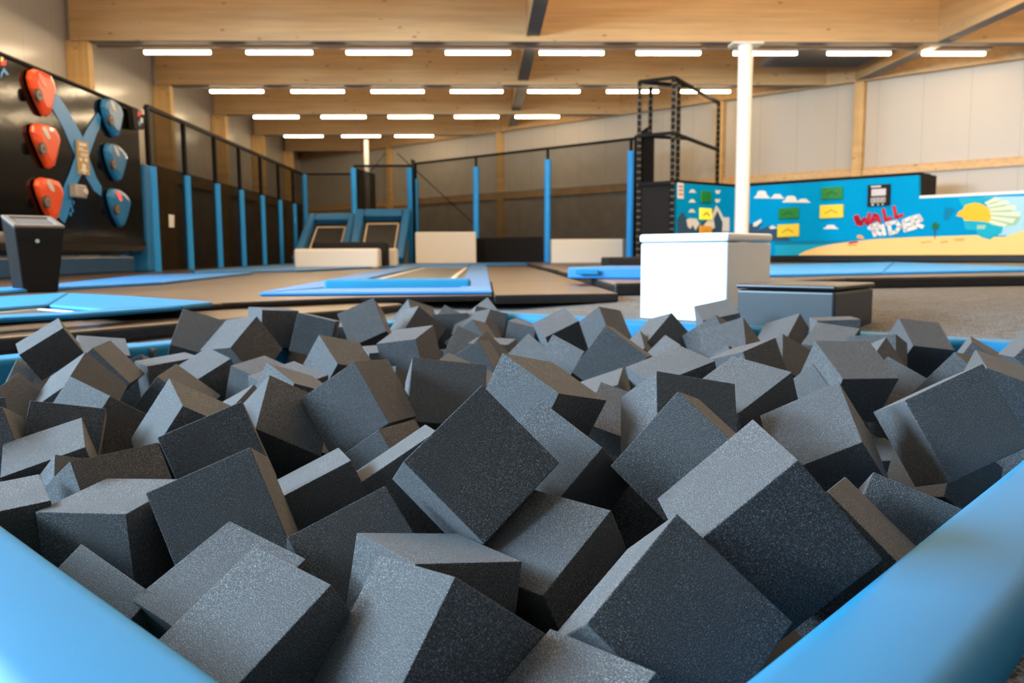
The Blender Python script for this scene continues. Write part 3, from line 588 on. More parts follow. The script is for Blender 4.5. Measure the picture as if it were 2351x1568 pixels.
slab('landing_mat', [(-7.2, 9.51), (1.1, 9.51), (1.1, 25.0), (-2.3, 28.3), (-6.6, 31.6), (-6.6, 9.6)], .02, zt, M['mat'], 'large brown mat floor reaching to the back of the hall', group=MG)
slab('landing_mat', [(1.13, 7.15), (2.6, 7.35), (3.6, 8.1), (8, 8.9), (14, 9.6), (14, 12.8), (1.13, 12.8)], .03, .155, M['mat'], 'thick black-edged mat right of the dark box', group=MG, bevel=.03)
slab('landing_mat', [(1.13, 12.82), (12, 12.82), (10.5, 16.4), (3.4, 20.0), (1.13, 22.8)], .03, .155, M['mat'], 'brown mat in front of the blue mural wall', group=MG)
# black wavy mat seen between the blue box mat and the tower, and the long one below the mural
a, b = atY(1393, 603, 14.0), atY(1480, 590, 14.0)
mb = MB(); mb.box((a.x, 14.0, .155), (a.x + 1.9, 14.7, b.z)); o = build('folded_mat', mb, M['mat_edge'], bevel=.03, seg=3); tag(o, 'black folded mat left of the white box below the tower', 'mat')
WP = Plane((6.73, 22.0, 0), (.725, .69, 0))
wa, wb = WP(1776, 600), WP(2420, 600)
fo = Vector((-.725, -.69, 0))
mb = MB(); q = [wa + fo * .05, wb + fo * .05, wb + fo * .75, wa + fo * .75]
mb.prism([(v.x, v.y, .155) for v in q], (0, 0, .16)); o = build('foot_mat', mb, M['mat_edge'], bevel=.03, seg=3); tag(o, 'long black mat along the foot of the blue mural wall', 'mat')

# blue box mat with pockets left of the white box
a = G(1302, 639.5, .155); b = G(1500, 641, .155)
r = empty('crash_mat', a, 'low bright blue box mat with two pocket flaps beside the white box', 'mat')
d = (b - a).normalized(); nrm = Vector((-d.y, d.x, 0))
mb = MB(); h0 = .115; mb.prism([a, b, b + nrm * 1.1, a + nrm * 1.1 + d * .1], (0, 0, h0)); build('body', mb, M['blue_pad'], r, .02, 3)
for px in (1337, 1413):
    q0 = G(px - 15, 640, .155) - nrm * .012; q0.z = .20
    mb = MB(); mb.prism([q0, q0 + d * .24, q0 + d * .24 + Vector((0, 0, .05)), q0 + Vector((0, 0, .05))], nrm * .02); build('pocket_flap', mb, M['blue'], r, .006)

# ------------------------------------------------------------------ trampolines
def pad(name, pts, z0, z1, parent, mat='blue_pad', bevel=.015):
    mb = MB(); mb.prism([(p[0], p[1], z0) for p in pts], (0, 0, z1 - z0)); return build(name, mb, M[mat], parent, bevel, 2)
r = empty('trampoline', (-.9, 12, .092), 'long blue-edged trampoline track with a black bed in the hall centre', 'trampoline', 'floor trampolines')
z0, z1 = .092, .125
pad('frame_pad', [(-1.78, 6.55), (-1.42, 7.6), (-1.52, 24), (-2.05, 24)], z0, z1, r)
pad('frame_pad', [(-.22, 7.3), (.06, 6.55), (.05, 24), (-.38, 24)], z0, z1, r)
pad('frame_pad', [(-1.78, 6.55), (.06, 6.55), (-.2, 7.3), (-1.42, 7.3)], z0, z1 - .004, r)
pad('frame_pad', [(-1.5, 19), (-.37, 19), (-.37, 22), (-1.5, 22)], z0, z1, r)
mb = MB(); a = atY(742, 657, 7.42); b = atY(1080, 657, 7.42)
mb.hexa([(a.x, 7.40, .10), (b.x, 7.40, .10), (b.x, 7.75, .10), (a.x + .06, 7.75, .10), (a.x, 7.44, .19), (b.x, 7.44, .19), (b.x, 7.72, .19), (a.x + .06, 7.72, .19)])
build('front_roll', mb, M['blue'], r, .03, 4)
mb = MB(); mb.box((-1.5, 7.6, .094), (-.25, 19, .1)); build('bed', mb, M['bed'], r)
for x0, x1, y0, y1 in ((-1.36, -1.30, 8.2, 18.6), (-.44, -.38, 8.2, 18.6), (-1.36, -.38, 18.5, 18.6)):
    mb = MB(); mb.box((x0, y0, .1), (x1, y1, .103)); build('border_line', mb, M['tan'], r)
# rotated trampoline at left
zt = .092
r = empty('trampoline', G(120, 705, zt), 'blue-edged trampoline cut by the left frame edge behind the foam pit', 'trampoline', 'floor trampolines')
def gp(*pp): return [G(x, y, zt + .02) for x, y in pp]
pad('frame_pad', gp((-120, 696), (0, 686), (157, 676), (112, 703), (0, 712), (-120, 723)), zt, zt + .035, r, 'blue')
pad('frame_pad', gp((158, 676), (300, 683), (490, 697), (420, 705), (232, 713), (113, 703)), zt, zt + .032, r, 'blue')
pad('frame_pad', gp((-120, 745), (0, 733), (160, 725), (420, 705.5), (232, 713.4), (160, 719.5), (0, 727), (-120, 739)), zt, zt + .03, r, 'blue')
mb = MB(); mb.prism([G(x, y, zt) for x, y in ((-120, 723), (0, 712), (113, 703), (232, 713), (0, 728), (-120, 739))], (0, 0, .006)); build('bed', mb, M['bed'], r)
for q in (((-60, 722), (0, 716), (85, 708.5), (86, 711), (0, 718.5), (-60, 725)), ((85, 708.5), (172, 716), (160, 717.5), (84, 711))):
    mb = MB(); mb.prism([G(x, y, zt + .007) for x, y in q], (0, 0, .003)); build('border_line', mb, M['tan'], r)
# blue pads lying on the deck along the left side and in front of the mural
FP = 'flat blue floor pads'
slab('floor_pad', [G(x, y, .13) for x, y in ((-60, 664), (134, 651), (322, 631), (580, 624.5), (372, 646), (100, 660), (-60, 672))], .09, .13, M['blue_pad'], 'blue floor pad below the glossy black climbing wall', 'pad', FP)
slab('floor_pad', [G(x, y, .13) for x, y in ((440, 621.5), (676, 604), (720, 606), (676, 619), (447, 624.5))], .09, .13, M['blue_pad'], 'blue floor pad along the foot of the left net fence', 'pad', FP)
slab('floor_pad', [G(x, y, .135) for x, y in ((676, 612), (1090, 603), (1300, 600), (1560, 598), (1560, 600.5), (1300, 604), (1090, 607), (880, 611), (676, 620))], .095, .135, M['blue_pad'], 'blue floor pad in front of the back net fence', 'pad', FP)
zp = .19
slab('floor_pad', [G(x, y, zp) for x, y in ((1700, 609), (2050, 601.5), (2026, 623.5), (1700, 630))], .15, zp, M['post'], 'bright blue floor pad left of its seam in front of the mural', 'pad', FP)
slab('floor_pad', [G(x, y, zp) for x, y in ((2052, 601.5), (2420, 614.5), (2420, 616.5), (2028, 623.5))], .15, zp, M['post'], 'pale-shining blue floor pad right of its seam in front of the mural', 'pad', FP)

# ------------------------------------------------------------------ white box and dark box behind the pit
def rbox(name, p, ang, L, Wd, z0, z1, lid, mats, label, cat):
    d = Vector((math.cos(ang), math.sin(ang), 0)); n = Vector((-d.y, d.x, 0)); p = Vector((p[0], p[1], 0))
    r = empty(name, (p.x, p.y, z0), label, cat)
    q = [p, p + d * L, p + d * L + n * Wd, p + n * Wd]
    mb = MB(); mb.prism([v + Vector((0, 0, z0)) for v in q], (0, 0, z1 - lid - z0)); build('body', mb, mats[0], r, .015, 3)
    e = .008; q = [p - d * e - n * e, p + d * (L + e) - n * e, p + d * (L + e) + n * (Wd + e), p - d * e + n * (Wd + e)]
    mb = MB(); mb.prism([v + Vector((0, 0, z1 - lid + .006)) for v in q], (0, 0, lid - .006)); build('lid', mb, mats[1], r, .018, 3)
    return r
rbox('padded_box', (1.08, 5.70), -math.pi / 4, .665, .61, -.06, .54, .06, (M['white'], M['white']), 'tall white padded box standing behind the foam pit', 'box')
rbox('padded_box', (1.49, 4.82), math.radians(-43.6), .575, .62, -.055, .232, .034, (M['slate'], M['darkv']), 'low slate-blue padded box with a black lid right of the white box', 'box')

# ------------------------------------------------------------------ waste bin
zb = .092
A0 = G(53, 673, zb); dB = Vector((.707, .707, 0)); nB = Vector((-.707, .707, 0))
fpl = Plane(A0, nB)
wB = (fpl(134, 667) - A0).dot(dB)
r = empty('waste_bin', A0 + (dB + nB) * wB / 2, 'tapered black waste bin with an open top standing on the left mat', 'bin')
tl = fpl(28, 524); tr = fpl(145, 524); hB = (tl.z + tr.z) / 2 - zb
ov = wB * .16
bot = [A0, A0 + dB * wB, A0 + dB * wB + nB * wB, A0 + nB * wB]
T0 = A0 + Vector((0, 0, hB)) + dB * (tl - A0).dot(dB) - nB * ov
T1 = A0 + Vector((0, 0, hB)) + dB * (tr - A0).dot(dB) - nB * ov
dz = Vector((0, 0, .10))
top = [T0, T1, T1 + nB * wB * 1.2 + dz, T0 + nB * wB * 1.2 + dz]
mb = MB(); mb.hexa(bot + top); build('body', mb, M['bin'], r, .015, 3)
cen = sum(top, Vector()) / 4
inner = [cen + (t - cen) * .76 for t in top]
mb = MB()
for i in range(4):
    j = (i + 1) % 4
    mb.prism([top[i], top[j], inner[j], inner[i]], (0, 0, .025))
build('rim', mb, simple('brown_black_plastic', (.10, .08, .065), .5, spec=.3), r, .006)
mb = MB(); mb.prism([t + Vector((0, 0, .004)) for t in inner], (0, 0, .004)); build('opening', mb, simple('bin_inside', (.05, .045, .04), .7), r)
def face(fx, fz): return (bot[0].lerp(bot[1], fx)).lerp(top[0].lerp(top[1], fx), fz) - nB * .004
c = face(.42, .80); mb = MB(); mb.tube(c, c - nB * .025, .018, 14); build('lock', mb, simple('chrome', (.8, .8, .82), .15, metal=1.), r)
mb = MB(); mb.prism([face(.04, .83), face(.96, .83), face(.96, .838), face(.04, .838)], nB * .006); build('door_gap', mb, M['black'], r)

# ------------------------------------------------------------------ black climbing game wall with the X
XW = -6.6
r = empty('game_wall', (XW, 13.8, .1), 'glossy black game wall painted with a blue X at the left', 'game wall')
y0, y1 = 9.6, 16.35
mb = MB()
prof = [(XW - .5, 3.16), (XW, 3.16), (XW, .75), (XW + .03, .6), (XW - .02, .5), (XW - .12, .42), (XW - .5, .42)]
n = len(prof); ny = 14
for k in range(ny + 1):
    yy = y0 + (y1 - y0) * k / ny
    for (x, z) in prof: mb.v.append(Vector((x, yy, z)))
for k in range(ny):
    for j in range(n):
        mb.f.append([k * n + j, (k + 1) * n + j, (k + 1) * n + (j + 1) % n, k * n + (j + 1) % n]); mb.m.append(0)
mb.f.append(list(range(n))); mb.m.append(0); mb.f.append([ny * n + j for j in range(n)][::-1]); mb.m.append(0)
build('cover', mb, M['gloss'], r)
mb = MB(); mb.tube((XW, y0, 3.17), (XW, y1, 3.17), .035, 10); build('top_rail', mb, M['black'], r)
mb = MB(); mb.box((XW - .45, y0, .10), (XW - .10, y1 - .25, .40)); build('base_pad', mb, simple('dark_blue_vinyl', (.006, .05, .14), .3), r, .03)
def xw(f, *p, off=0.):
    out = []
    for a in p:
        v = atX(*f(*a), XW); v.x = XW + off; out.append(v)
    return out
mb = MB()
mb.prism(xw(c1, (385, 690), (425, 715), (490, 800), (560, 920), (625, 1040), (660, 1130), (690, 1240), (740, 1370), (780, 1440), (775, 1510), (720, 1470), (660, 1370), (600, 1250), (545, 1130), (490, 1000), (430, 890), (380, 800), off=.004), (.006, 0, 0))
mb.prism(xw(c1, (748, 868), (770, 905), (760, 985), (735, 1040), (690, 1170), (650, 1290), (600, 1390), (565, 1470), (545, 1560), (520, 1650), (490, 1720), (455, 1690), (430, 1640), (440, 1560), (480, 1450), (530, 1330), (575, 1200), (620, 1080), (660, 1000), (710, 920), off=.011), (.006, 0, 0))
for q in ((545, 1590), (552, 1622), (537, 1650), (560, 1560)):
    c = xw(c1, q, off=.011)[0]; mb.tube(c, c + Vector((.006, 0, 0)), .035, 8)
build('painted_cross', mb, M['xblue'], r)
def pod(outline, spk, lens, mat, lit, nm):
    P = xw(c1, *outline, off=.02); cen = sum(P, Vector()) / len(P)
    root = bpy.data.objects.new('target_pod', None); COL.objects.link(root)
    # body as loft: base outline -> bulged front
    mb = MB(); n = len(P); L = [(1.0, 0), (1.0, .04), (.92, .08), (.66, .105)]
    for s, dx in L:
        for v in P:
            q = cen + (v - cen) * s; q.x = XW + .02 + dx; mb.v.append(q)
    for k in range(len(L) - 1):
        for i in range(n): mb.f.append([k * n + i, k * n + (i + 1) % n, (k + 1) * n + (i + 1) % n, (k + 1) * n + i]); mb.m.append(0)
    mb.f.append([i for i in range(n)][::-1]); mb.m.append(0); mb.f.append([(len(L) - 1) * n + i for i in range(n)]); mb.m.append(0)
    body = build('target_pod', mb, mat, r, .01, 2)
    bpy.data.objects.remove(root)
    X = XW + .125
    c = xw(c1, spk)[0]; c.x = X; k = (X - 0) / XW
    c = atX(*c1(*spk), X)
    mb = MB(); mb.tube(c - Vector((.03, 0, 0)), c + Vector((.012, 0, 0)), .092, 24); build('speaker', mb, M['spk'], body)
    mb = MB(); mb.tube(c, c + Vector((.016, 0, 0)), .07, 24); build('speaker_cone', mb, M['spk2'], body)
    mb = MB(); mb.tube(c, c + Vector((.022, 0, 0)), .028, 16); build('speaker_cap', mb, M['spk'], body)
    c = atX(*c1(*lens), X)
    mb = MB(); nn = 18
    A = [c + Vector((-.01, math.cos(t) * .055 - math.sin(t) * .075, math.sin(t) * .085 + math.cos(t) * .02)) for t in [2 * math.pi * i / nn for i in range(nn)]]
    mb.prism(A, (.02, 0, 0)); build('lens', mb, M['lens_red'] if lit else M['lens'], body, .008)
def shift(o, dx, dy): return [(x + dx, y + dy) for x, y in o]
po = [(195, 545), (230, 530), (290, 548), (345, 575), (378, 635), (388, 690), (375, 770), (348, 885), (330, 900), (300, 892), (255, 800), (205, 680), (185, 600)]
pod(po, (300, 733), (327, 620), M['red'], True, 'red')
pod([(218, 965), (255, 950), (330, 965), (385, 985), (415, 1040), (425, 1085), (405, 1180), (378, 1285), (358, 1302), (330, 1295), (285, 1210), (232, 1080), (212, 1015)], (330, 1145), (357, 1027), M['red'], False, 'red')
pod([(250, 1385), (285, 1368), (360, 1378), (412, 1395), (440, 1450), (451, 1490), (430, 1590), (405, 1690), (385, 1705), (355, 1700), (310, 1620), (262, 1500), (243, 1430)], (363, 1555), (390, 1433), M['red'], False, 'red')
pod([(765, 775), (790, 760), (840, 770), (880, 800), (908, 850), (916, 885), (905, 960), (885, 1045), (868, 1062), (845, 1055), (805, 985), (770, 880), (758, 820)], (857, 925), (870, 818), M['bluep'], False, 'blue')
pod([(790, 1115), (815, 1103), (865, 1112), (905, 1145), (937, 1185), (948, 1215), (930, 1295), (905, 1385), (888, 1400), (865, 1393), (825, 1320), (793, 1220), (782, 1160)], (877, 1265), (900, 1165), M['bluep'], False, 'blue')
pod([(815, 1465), (840, 1452), (890, 1462), (930, 1490), (963, 1530), (974, 1560), (955, 1650), (925, 1740), (910, 1752), (890, 1745), (850, 1670), (818, 1570), (806, 1510)], (903, 1612), (920, 1512), M['bluep'], True, 'blue')
# sign plate on the crossing
sgn = xw(c1, (572, 1080), (660, 1097), (676, 1352), (588, 1340), off=.02)
mb = MB(); mb.prism(sgn, (.02, 0, 0)); sp = build('sign_plate', mb, M['gold'], r)
mb = MB()
def sl(fx0, fy0, fx1, fy1):
    def at(fx, fy):
        a = sgn[0].lerp(sgn[1], fx); b = sgn[3].lerp(sgn[2], fx); v = a.lerp(b, fy); v.x = XW + .04; return v
    mb.prism([at(fx0, fy0), at(fx1, fy0), at(fx1, fy1), at(fx0, fy1)], (.004, 0, 0))
sl(.2, .06, .8, .14); sl(.12, .2, .55, .23); sl(.12, .26, .9, .29); sl(.3, .36, .9, .39); sl(.3, .42, .9, .45); sl(.15, .52, .35, .6); sl(.6, .5, .85, .6); sl(.35, .68, .65, .86); sl(.2, .86, .8, .9); sl(.42, .88, .58, .98)
build('sign_print', mb, M['print_white'], sp)
# projector box below the crossing
a = atX(*c5(592, 240), XW + .16); b = atX(*c5(592, 345), XW + .16); ya = a.y
mb = MB(); mb.box((XW + .02, ya, b.z), (XW + .16, ya + .34, a.z)); pb = build('sensor_box', mb, simple('grey_plastic', (.30, .29, .27), .4), r, .03, 3)
c = atX(*c5(678, 293), XW + .2); mb = MB(); mb.tube((XW + .16, ya + .27, (a.z + b.z) / 2), (XW + .18, ya + .27, (a.z + b.z) / 2), .05, 12); build('lens', mb, M['lens'], pb)
# small printed emblems in the upper corners
mb = MB(); mb.prism(xw(c1, (0, 410), (25, 430), (20, 470), (0, 475), off=.006), (.004, 0, 0), 0); mb.prism(xw(c1, (0, 475), (45, 465), (40, 505), (0, 505), off=.006), (.004, 0, 0), 1); mb.prism(xw(c1, (0, 560), (25, 520), (65, 575), (45, 580), (25, 555), (0, 605), off=.006), (.004, 0, 0), 2)
build('corner_emblem', mb, [simple('yellow_print', (.9, .8, .3), .5), simple('pink_red_print', (.8, .06, .07), .5), M['xblue']], r)
mb = MB(); mb.prism(xw(c1, (965, 830), (1000, 845), (1050, 860), (1062, 920), (1055, 1000), (985, 990), off=.03), (.10, 0, 0), 0)
mb.prism(xw(c1, (1010, 850), (1035, 865), (1040, 880), (1005, 900), off=.131), (.004, 0, 0), 1); mb.prism(xw(c1, (1035, 835), (1055, 850), (1057, 885), (1042, 880), off=.131), (.004, 0, 0), 2); mb.prism(xw(c1, (1028, 905), (1048, 915), (1045, 950), (1030, 945), off=.131), (.004, 0, 0), 2); mb.prism(xw(c1, (1012, 930), (1028, 940), (1030, 970), (1015, 965), off=.131), (.004, 0, 0), 3)
build('corner_emblem', mb, [M['blackp'], simple('pink_red_print2', (.8, .06, .07), .5), M['print_white'], M['xblue']], r)

# ------------------------------------------------------------------ net fences
FX = -6.83
ys = [17.35, 19.4, 21.55, 23.65, 25.85, 28.05, 30.15, 31.85]
r = empty('net_fence', (FX, 17.35, .09), 'tall black net fence with blue padded posts along the left wall', 'fence')
zt = 3.42
for i, y in enumerate(ys[:-1]):
    mb = MB(); mb.bar((FX, y, .09), (FX, y, zt), .09); build('post', mb, M['black'], r)
    mb = MB(); mb.tube((FX + .02, y, .09), (FX + .02, y, 2.22), .088 if i else .12, 16); build('post_pad', mb, M['post'], r)
    mb = MB(); mb.v = [Vector((FX, y, .1)), Vector((FX, ys[i + 1], .1)), Vector((FX, ys[i + 1], zt)), Vector((FX, y, zt))]; mb.f = [[0, 1, 2, 3]]; mb.m = [0]; build('net', mb, M['net'], r)
    mb = MB(); mb.v = [Vector((FX - .06, y, .1)), Vector((FX - .06, ys[i + 1], .1)), Vector((FX - .06, ys[i + 1], 2.3)), Vector((FX - .06, y, 2.3))]; mb.f = [[0, 1, 2, 3]]; mb.m = [0]; build('added_dark_layer', mb, M['net2'], r)  # second layer added to darken the view, replaces a dark board behind the net
mb = MB(); mb.bar((FX, ys[0], zt), (FX, ys[-1], zt), .08); build('top_rail', mb, M['black'], r)
# blue edge board between the game wall and the fence
a = atX(321, 600, -6.7)
mb = MB(); mb.box((-7.2, 16.62, .09), (-6.62, 16.86, 2.2)); o = build('edge_pad', mb, M['blue_pad'], bevel=.05, seg=3); tag(o, 'upright blue edge pad between the game wall and the first net post', 'pad')
# notice on the fence
p = [atX(x, y, FX + .06) for x, y in ((387, 492), (399, 494), (399, 522), (388, 522))]
mb = MB(); mb.prism(p, (.01, 0, 0)); o = build('notice_sign', mb, M['print_white']); tag(o, 'small white notice hanging on the left net fence', 'sign')
# back corner part
r = empty('net_fence', (-5.6, 31.8, .09), 'black net fence across the back corner behind the tilted trampolines', 'fence')
pts = [(-6.75, 31.8), (-4.72, 31.8)]
for p in pts[:1]:
    mb = MB(); mb.tube((p[0], p[1] - .05, .09), (p[0], p[1] - .05, 3.40), .09, 16); build('post_pad', mb, M['post'], r)
mb = MB(); mb.v = [Vector((-6.75, 31.8, .1)), Vector((-4.72, 31.8, .1)), Vector((-4.72, 31.8, 3.42)), Vector((-6.75, 31.8, 3.42))]; mb.f = [[0, 1, 2, 3]]; mb.m = [0]; build('net', mb, net_mat('light_net', .3), r)
mb = MB(); mb.bar((-6.75, 31.8, 3.42), (-4.72, 31.8, 3.42), .07); build('top_rail', mb, M['black'], r)
r = empty('net_fence', (-3.5, 29.3, .09), 'black net fence section with two blue posts behind the right tilted trampoline', 'fence')
xa, xb = atY(812, 400, 29.3).x, atY(944, 400, 29.3).x
for x in (xa, xb):
    mb = MB(); mb.tube((x, 29.25, .09), (x, 29.25, 3.38), .10 if x == xa else .15, 16); build('post_pad', mb, M['post'], r)
mb = MB(); mb.v = [Vector((xa, 29.3, .1)), Vector((xb, 29.3, .1)), Vector((xb, 29.3, 3.45)), Vector((xa, 29.3, 3.45))]; mb.f = [[0, 1, 2, 3]]; mb.m = [0]; build('net', mb, net_mat('light_net2', .42), r)
mb = MB(); mb.v = [Vector((xa, 29.4, .1)), Vector((xa + .42, 31.8, .1)), Vector((xa + .42, 31.8, 3.42)), Vector((xa, 29.4, 3.42))]; mb.f = [[0, 1, 2, 3]]; mb.m = [0]; build('side_net', mb, M['net3'], r)
mb = MB(); mb.v = [Vector((xb, 29.3, .1)), Vector((xb + .25, 28.0, .1)), Vector((xb + .25, 28.0, 3.5)), Vector((xb, 29.3, 3.7))]; mb.f = [[0, 1, 2, 3]]; mb.m = [0]; build('side_net', mb, M['net3'], r)
mb = MB(); mb.bar((xa, 29.3, 3.46), (xb, 29.3, 3.46), .08); build('top_rail', mb, M['black'], r)
# slanted back fence
BP = Plane((-2.4, 29.2, 0), (.69, .723, 0)); bd = Vector((.723, -.69, 0))
r = empty('net_fence', (-2.2, 29.0, .09), 'long black net fence with blue padded posts along the slanted back wall', 'fence')
posts = []
for px in (957, 1095, 1258, 1447):
    q = BP(px, 560); q.z = .09; posts.append(q)
end = BP(1466, 560); end.z = .09
posts2 = posts + [end]
for i, q in enumerate(posts):
    mb = MB(); mb.bar(q, q + Vector((0, 0, 3.4)), .08); build('post', mb, M['black'], r)
    mb = MB(); mb.tube(q - bd.cross(Vector((0, 0, 1))) * -.03, q + Vector((0, 0, 3.1 if i else 2.9)), .10, 16); build('post_pad', mb, M['post'], r)
    n = posts2[i + 1]
    mb = MB(); mb.v = [q + Vector((0, 0, .02)), n + Vector((0, 0, .02)), n + Vector((0, 0, 3.42)), q + Vector((0, 0, 3.42))]; mb.f = [[0, 1, 2, 3]]; mb.m = [0]; build('net', mb, net_mat('net_mid', .52), r)
    o_ = Vector((.04, .04, 0))
    mb = MB(); mb.v = [q + o_ + Vector((0, 0, .02)), n + o_ + Vector((0, 0, .02)), n + o_ + Vector((0, 0, 2.25)), q + o_ + Vector((0, 0, 2.25))]; mb.f = [[0, 1, 2, 3]]; mb.m = [0]; build('added_dark_layer', mb, net_mat('dark_layer_back', .45), r)  # added layer, darkens the lower half in place of the darker wall behind
mb = MB()
for i in range(4): mb.bar(posts2[i] + Vector((0, 0, 3.43)), posts2[i + 1] + Vector((0, 0, 3.43)), .07)
build('top_rail', mb, M['black'], r)
a = BP(1447, 335); b = BP(1466, 325)
mb = MB(); mb.prism([posts[3] + bd * .1, end + bd * .35, end + bd * .35 + Vector((0, 0, 3.75)), posts[3] + bd * .1 + Vector((0, 0, 3.5))], (.02, .02, 0)); build('dark_panel', mb, M['net3'], r)
q0 = BP(1101, 598); q1 = BP(1254, 546); off = Vector((-.69, -.723, 0)) * .15
mb = MB(); a = BP(1101, 598) + off; b = BP(1254, 598) + off; zt2 = BP(1180, 545).z
mb.prism([(a.x, a.y, .1), (b.x, b.y, .1), (b.x, b.y, zt2), (a.x, a.y, zt2)], off * .6); o = build('wall_mat', mb, M['blackp'], bevel=.03); tag(o, 'black upright mat between two blue posts of the back fence', 'mat')
# steel pole and thin cables in the back corner
x, y = atY(843, 420, 33).x, 33.0
mb = MB(); mb.tube((x, y, 0), (x, y, 4.85), .10, 16); o = build('steel_pole', mb, M['steelw']); tag(o, 'thin pale steel pole behind the net in the back corner', 'pole')
for (u0, v0, u1, v1) in ((885, 352, 838, 410), (912, 352, 1100, 525)):
    mb = MB(); mb.tube(atY(u0, v0, 32.4), atY(u1, v1, 31.2), .018, 8); o = build('brace_cable', mb, M['black']); tag(o, 'thin dark bracing rod %s the timber column at the back' % ('left of' if u1 < u0 else 'right of'), 'rod')

# ------------------------------------------------------------------ tilted trampolines at the back
def tilted(xl0, xr0, xl1, xr1, yb, yt, zb, zt, label):
    r = empty('tilted_trampoline', ((xl0 + xr0) / 2, yb, zb), label, 'trampoline', 'tilted trampolines')
    def P(f, t): return Vector((xl0 + (xl1 - xl0) * t + f * ((xr0 + (xr1 - xr0) * t) - (xl0 + (xl1 - xl0) * t)), yb + (yt - yb) * t, zb + (zt - zb) * t))
    nb = Vector((0, -.28, .2)); wf = .15; wt = .15
    for q in ((0, 0, wf, 0, wf, 1, 0, 1), (1 - wf, 0, 1, 0, 1, 1, 1 - wf, 1), (wf, 1 - wt, 1 - wf, 1 - wt, 1 - wf, 1, wf, 1)):
        mb = MB(); mb.prism([P(q[0], q[1]), P(q[2], q[3]), P(q[4], q[5]), P(q[6], q[7])], nb); build('frame_pad', mb, M['blue_pad'], r, .06, 3)
    mb = MB(); mb.prism([P(wf, 0), P(1 - wf, 0), P(1 - wf, 1 - wt), P(wf, 1 - wt)], nb * .15); build('bed', mb, M['bed'], r)
    for q in ((.20, 0, .23, 0, .23, .80, .20, .80), (.77, 0, .80, 0, .80, .80, .77, .80), (.20, .77, .80, .77, .80, .80, .20, .80)):
        mb = MB(); mb.prism([P(q[0], q[1]) + nb * .16, P(q[2], q[3]) + nb * .16, P(q[4], q[5]) + nb * .16, P(q[6], q[7]) + nb * .16], nb * .02); build('border_line', mb, M['tan'], r)
tilted(-6.05, -4.32, -5.98, -4.35, 26.4, 28.9, .1, 1.62, 'left tilted trampoline with a blue frame in the back corner')
tilted(-4.22, -2.50, -4.32, -2.46, 25.9, 28.6, .1, 1.74, 'right tilted trampoline with a blue frame beside the thick blue post')

# ------------------------------------------------------------------ foam boxes at the back
def ybox(name, x0, x1, ytop, ybot, Y, dep, mat, label, bev=.04, zb=.1):
    a = atY(x0, ybot, Y); b = atY(x1, ytop, Y)
    mb = MB(); mb.box((a.x, Y, zb), (b.x, Y + dep, b.z)); o = build(name, mb, mat, None, bev, 3); tag(o, label, 'box'); return o
ybox('foam_box', 675, 868, 570, 615, 18.5, .6, M['cream'], 'long cream foam block lying in front of the tilted trampolines', .06)
ybox('foam_box', 718, 888, 555, 608, 19.4, .5, M['blackp'], 'dark brown foam block standing behind the long cream one', .06)
ybox('foam_box', 870, 910, 570, 606, 20.2, .5, M['cream'], 'small cream foam block end right of the dark brown one', .06)
ybox('foam_box', 954, 1093, 532, 600, 25.6, .4, M['cream'], 'tall cream foam block between two blue fence posts')
ybox('foam_box', 1266, 1444, 548, 599, 23.2, .5, M['cream'], 'low cream foam block in front of the right end of the back fence')

# ------------------------------------------------------------------ truss tower
r = empty('truss_tower', (4.3, 20.8, .155), 'black truss tower with an open top left of the blue mural', 'tower')
A_ = Vector((3.91, 20.98, 0)); B_ = Vector((4.65, 20.47, 0)); C_ = Vector((6.72, 23.85, 0)); D_ = B_.lerp(C_, .17); E_ = A_ + (C_ - B_) * .2
def up(p, z): return Vector((p.x, p.y, z))
def truss_post(p, z0, z1):
    mb = MB(); mb.bar((p.x, p.y, z0), (p.x, p.y, z1), .09); build('truss_post', mb, M['truss'], r)
TZ = 4.64
for p, z0 in ((A_, .155), (B_, .155), (C_, 2.1), (B_.lerp(C_, .10), 2.1), (E_, 2.1)): truss_post(p, z0, TZ)
for z in (TZ, 3.32):
    for a, b in ((A_, B_), (B_, C_), (A_, A_.lerp(B_ + (C_ - B_) * .3, 1))):
        mb = MB(); mb.bar(up(a, z), up(b, z), .075); build('cross_bar', mb, M['black'], r)
mb = MB(); mb.bar(up(A_, 2.12), up(B_, 2.12), .09); build('cross_bar', mb, M['black'], r)
mb = MB(); mb.bar(up(B_, 2.12), up(C_, 2.12), .09); build('cross_bar', mb, M['black'], r)
dn = Vector((.57, .82, 0)) * .04
mb = MB(); mb.prism([up(A_, .155) + dn, up(B_, .155) + dn, up(B_, 2.1) + dn, up(A_, 2.1) + dn], dn); build('lower_panel', mb, M['blackp'], r)
mb = MB(); mb.v = [up(A_, 2.15), up(B_, 2.15), up(B_, TZ), up(A_, TZ)]; mb.f = [[0, 1, 2, 3]]; mb.m = [0]; build('net', mb, net_mat('thin_net', .18), r)
mb = MB(); mb.v = [up(B_, 2.15), up(C_, 2.15), up(C_, 4.4), up(B_, TZ)]; mb.f = [[0, 1, 2, 3]]; mb.m = [0]; build('net', mb, net_mat('thin_net2', .14), r)
q = A_ + (C_ - B_) * .12
mb = MB(); mb.prism([up(A_, 2.15) + dn * 3, up(A_.lerp(B_, .40), 2.15) + dn * 3, up(A_.lerp(B_, .40), 3.3) + dn * 3, up(A_, 3.3) + dn * 3], dn * .2); build('dark_screen', mb, M['net3'], r)

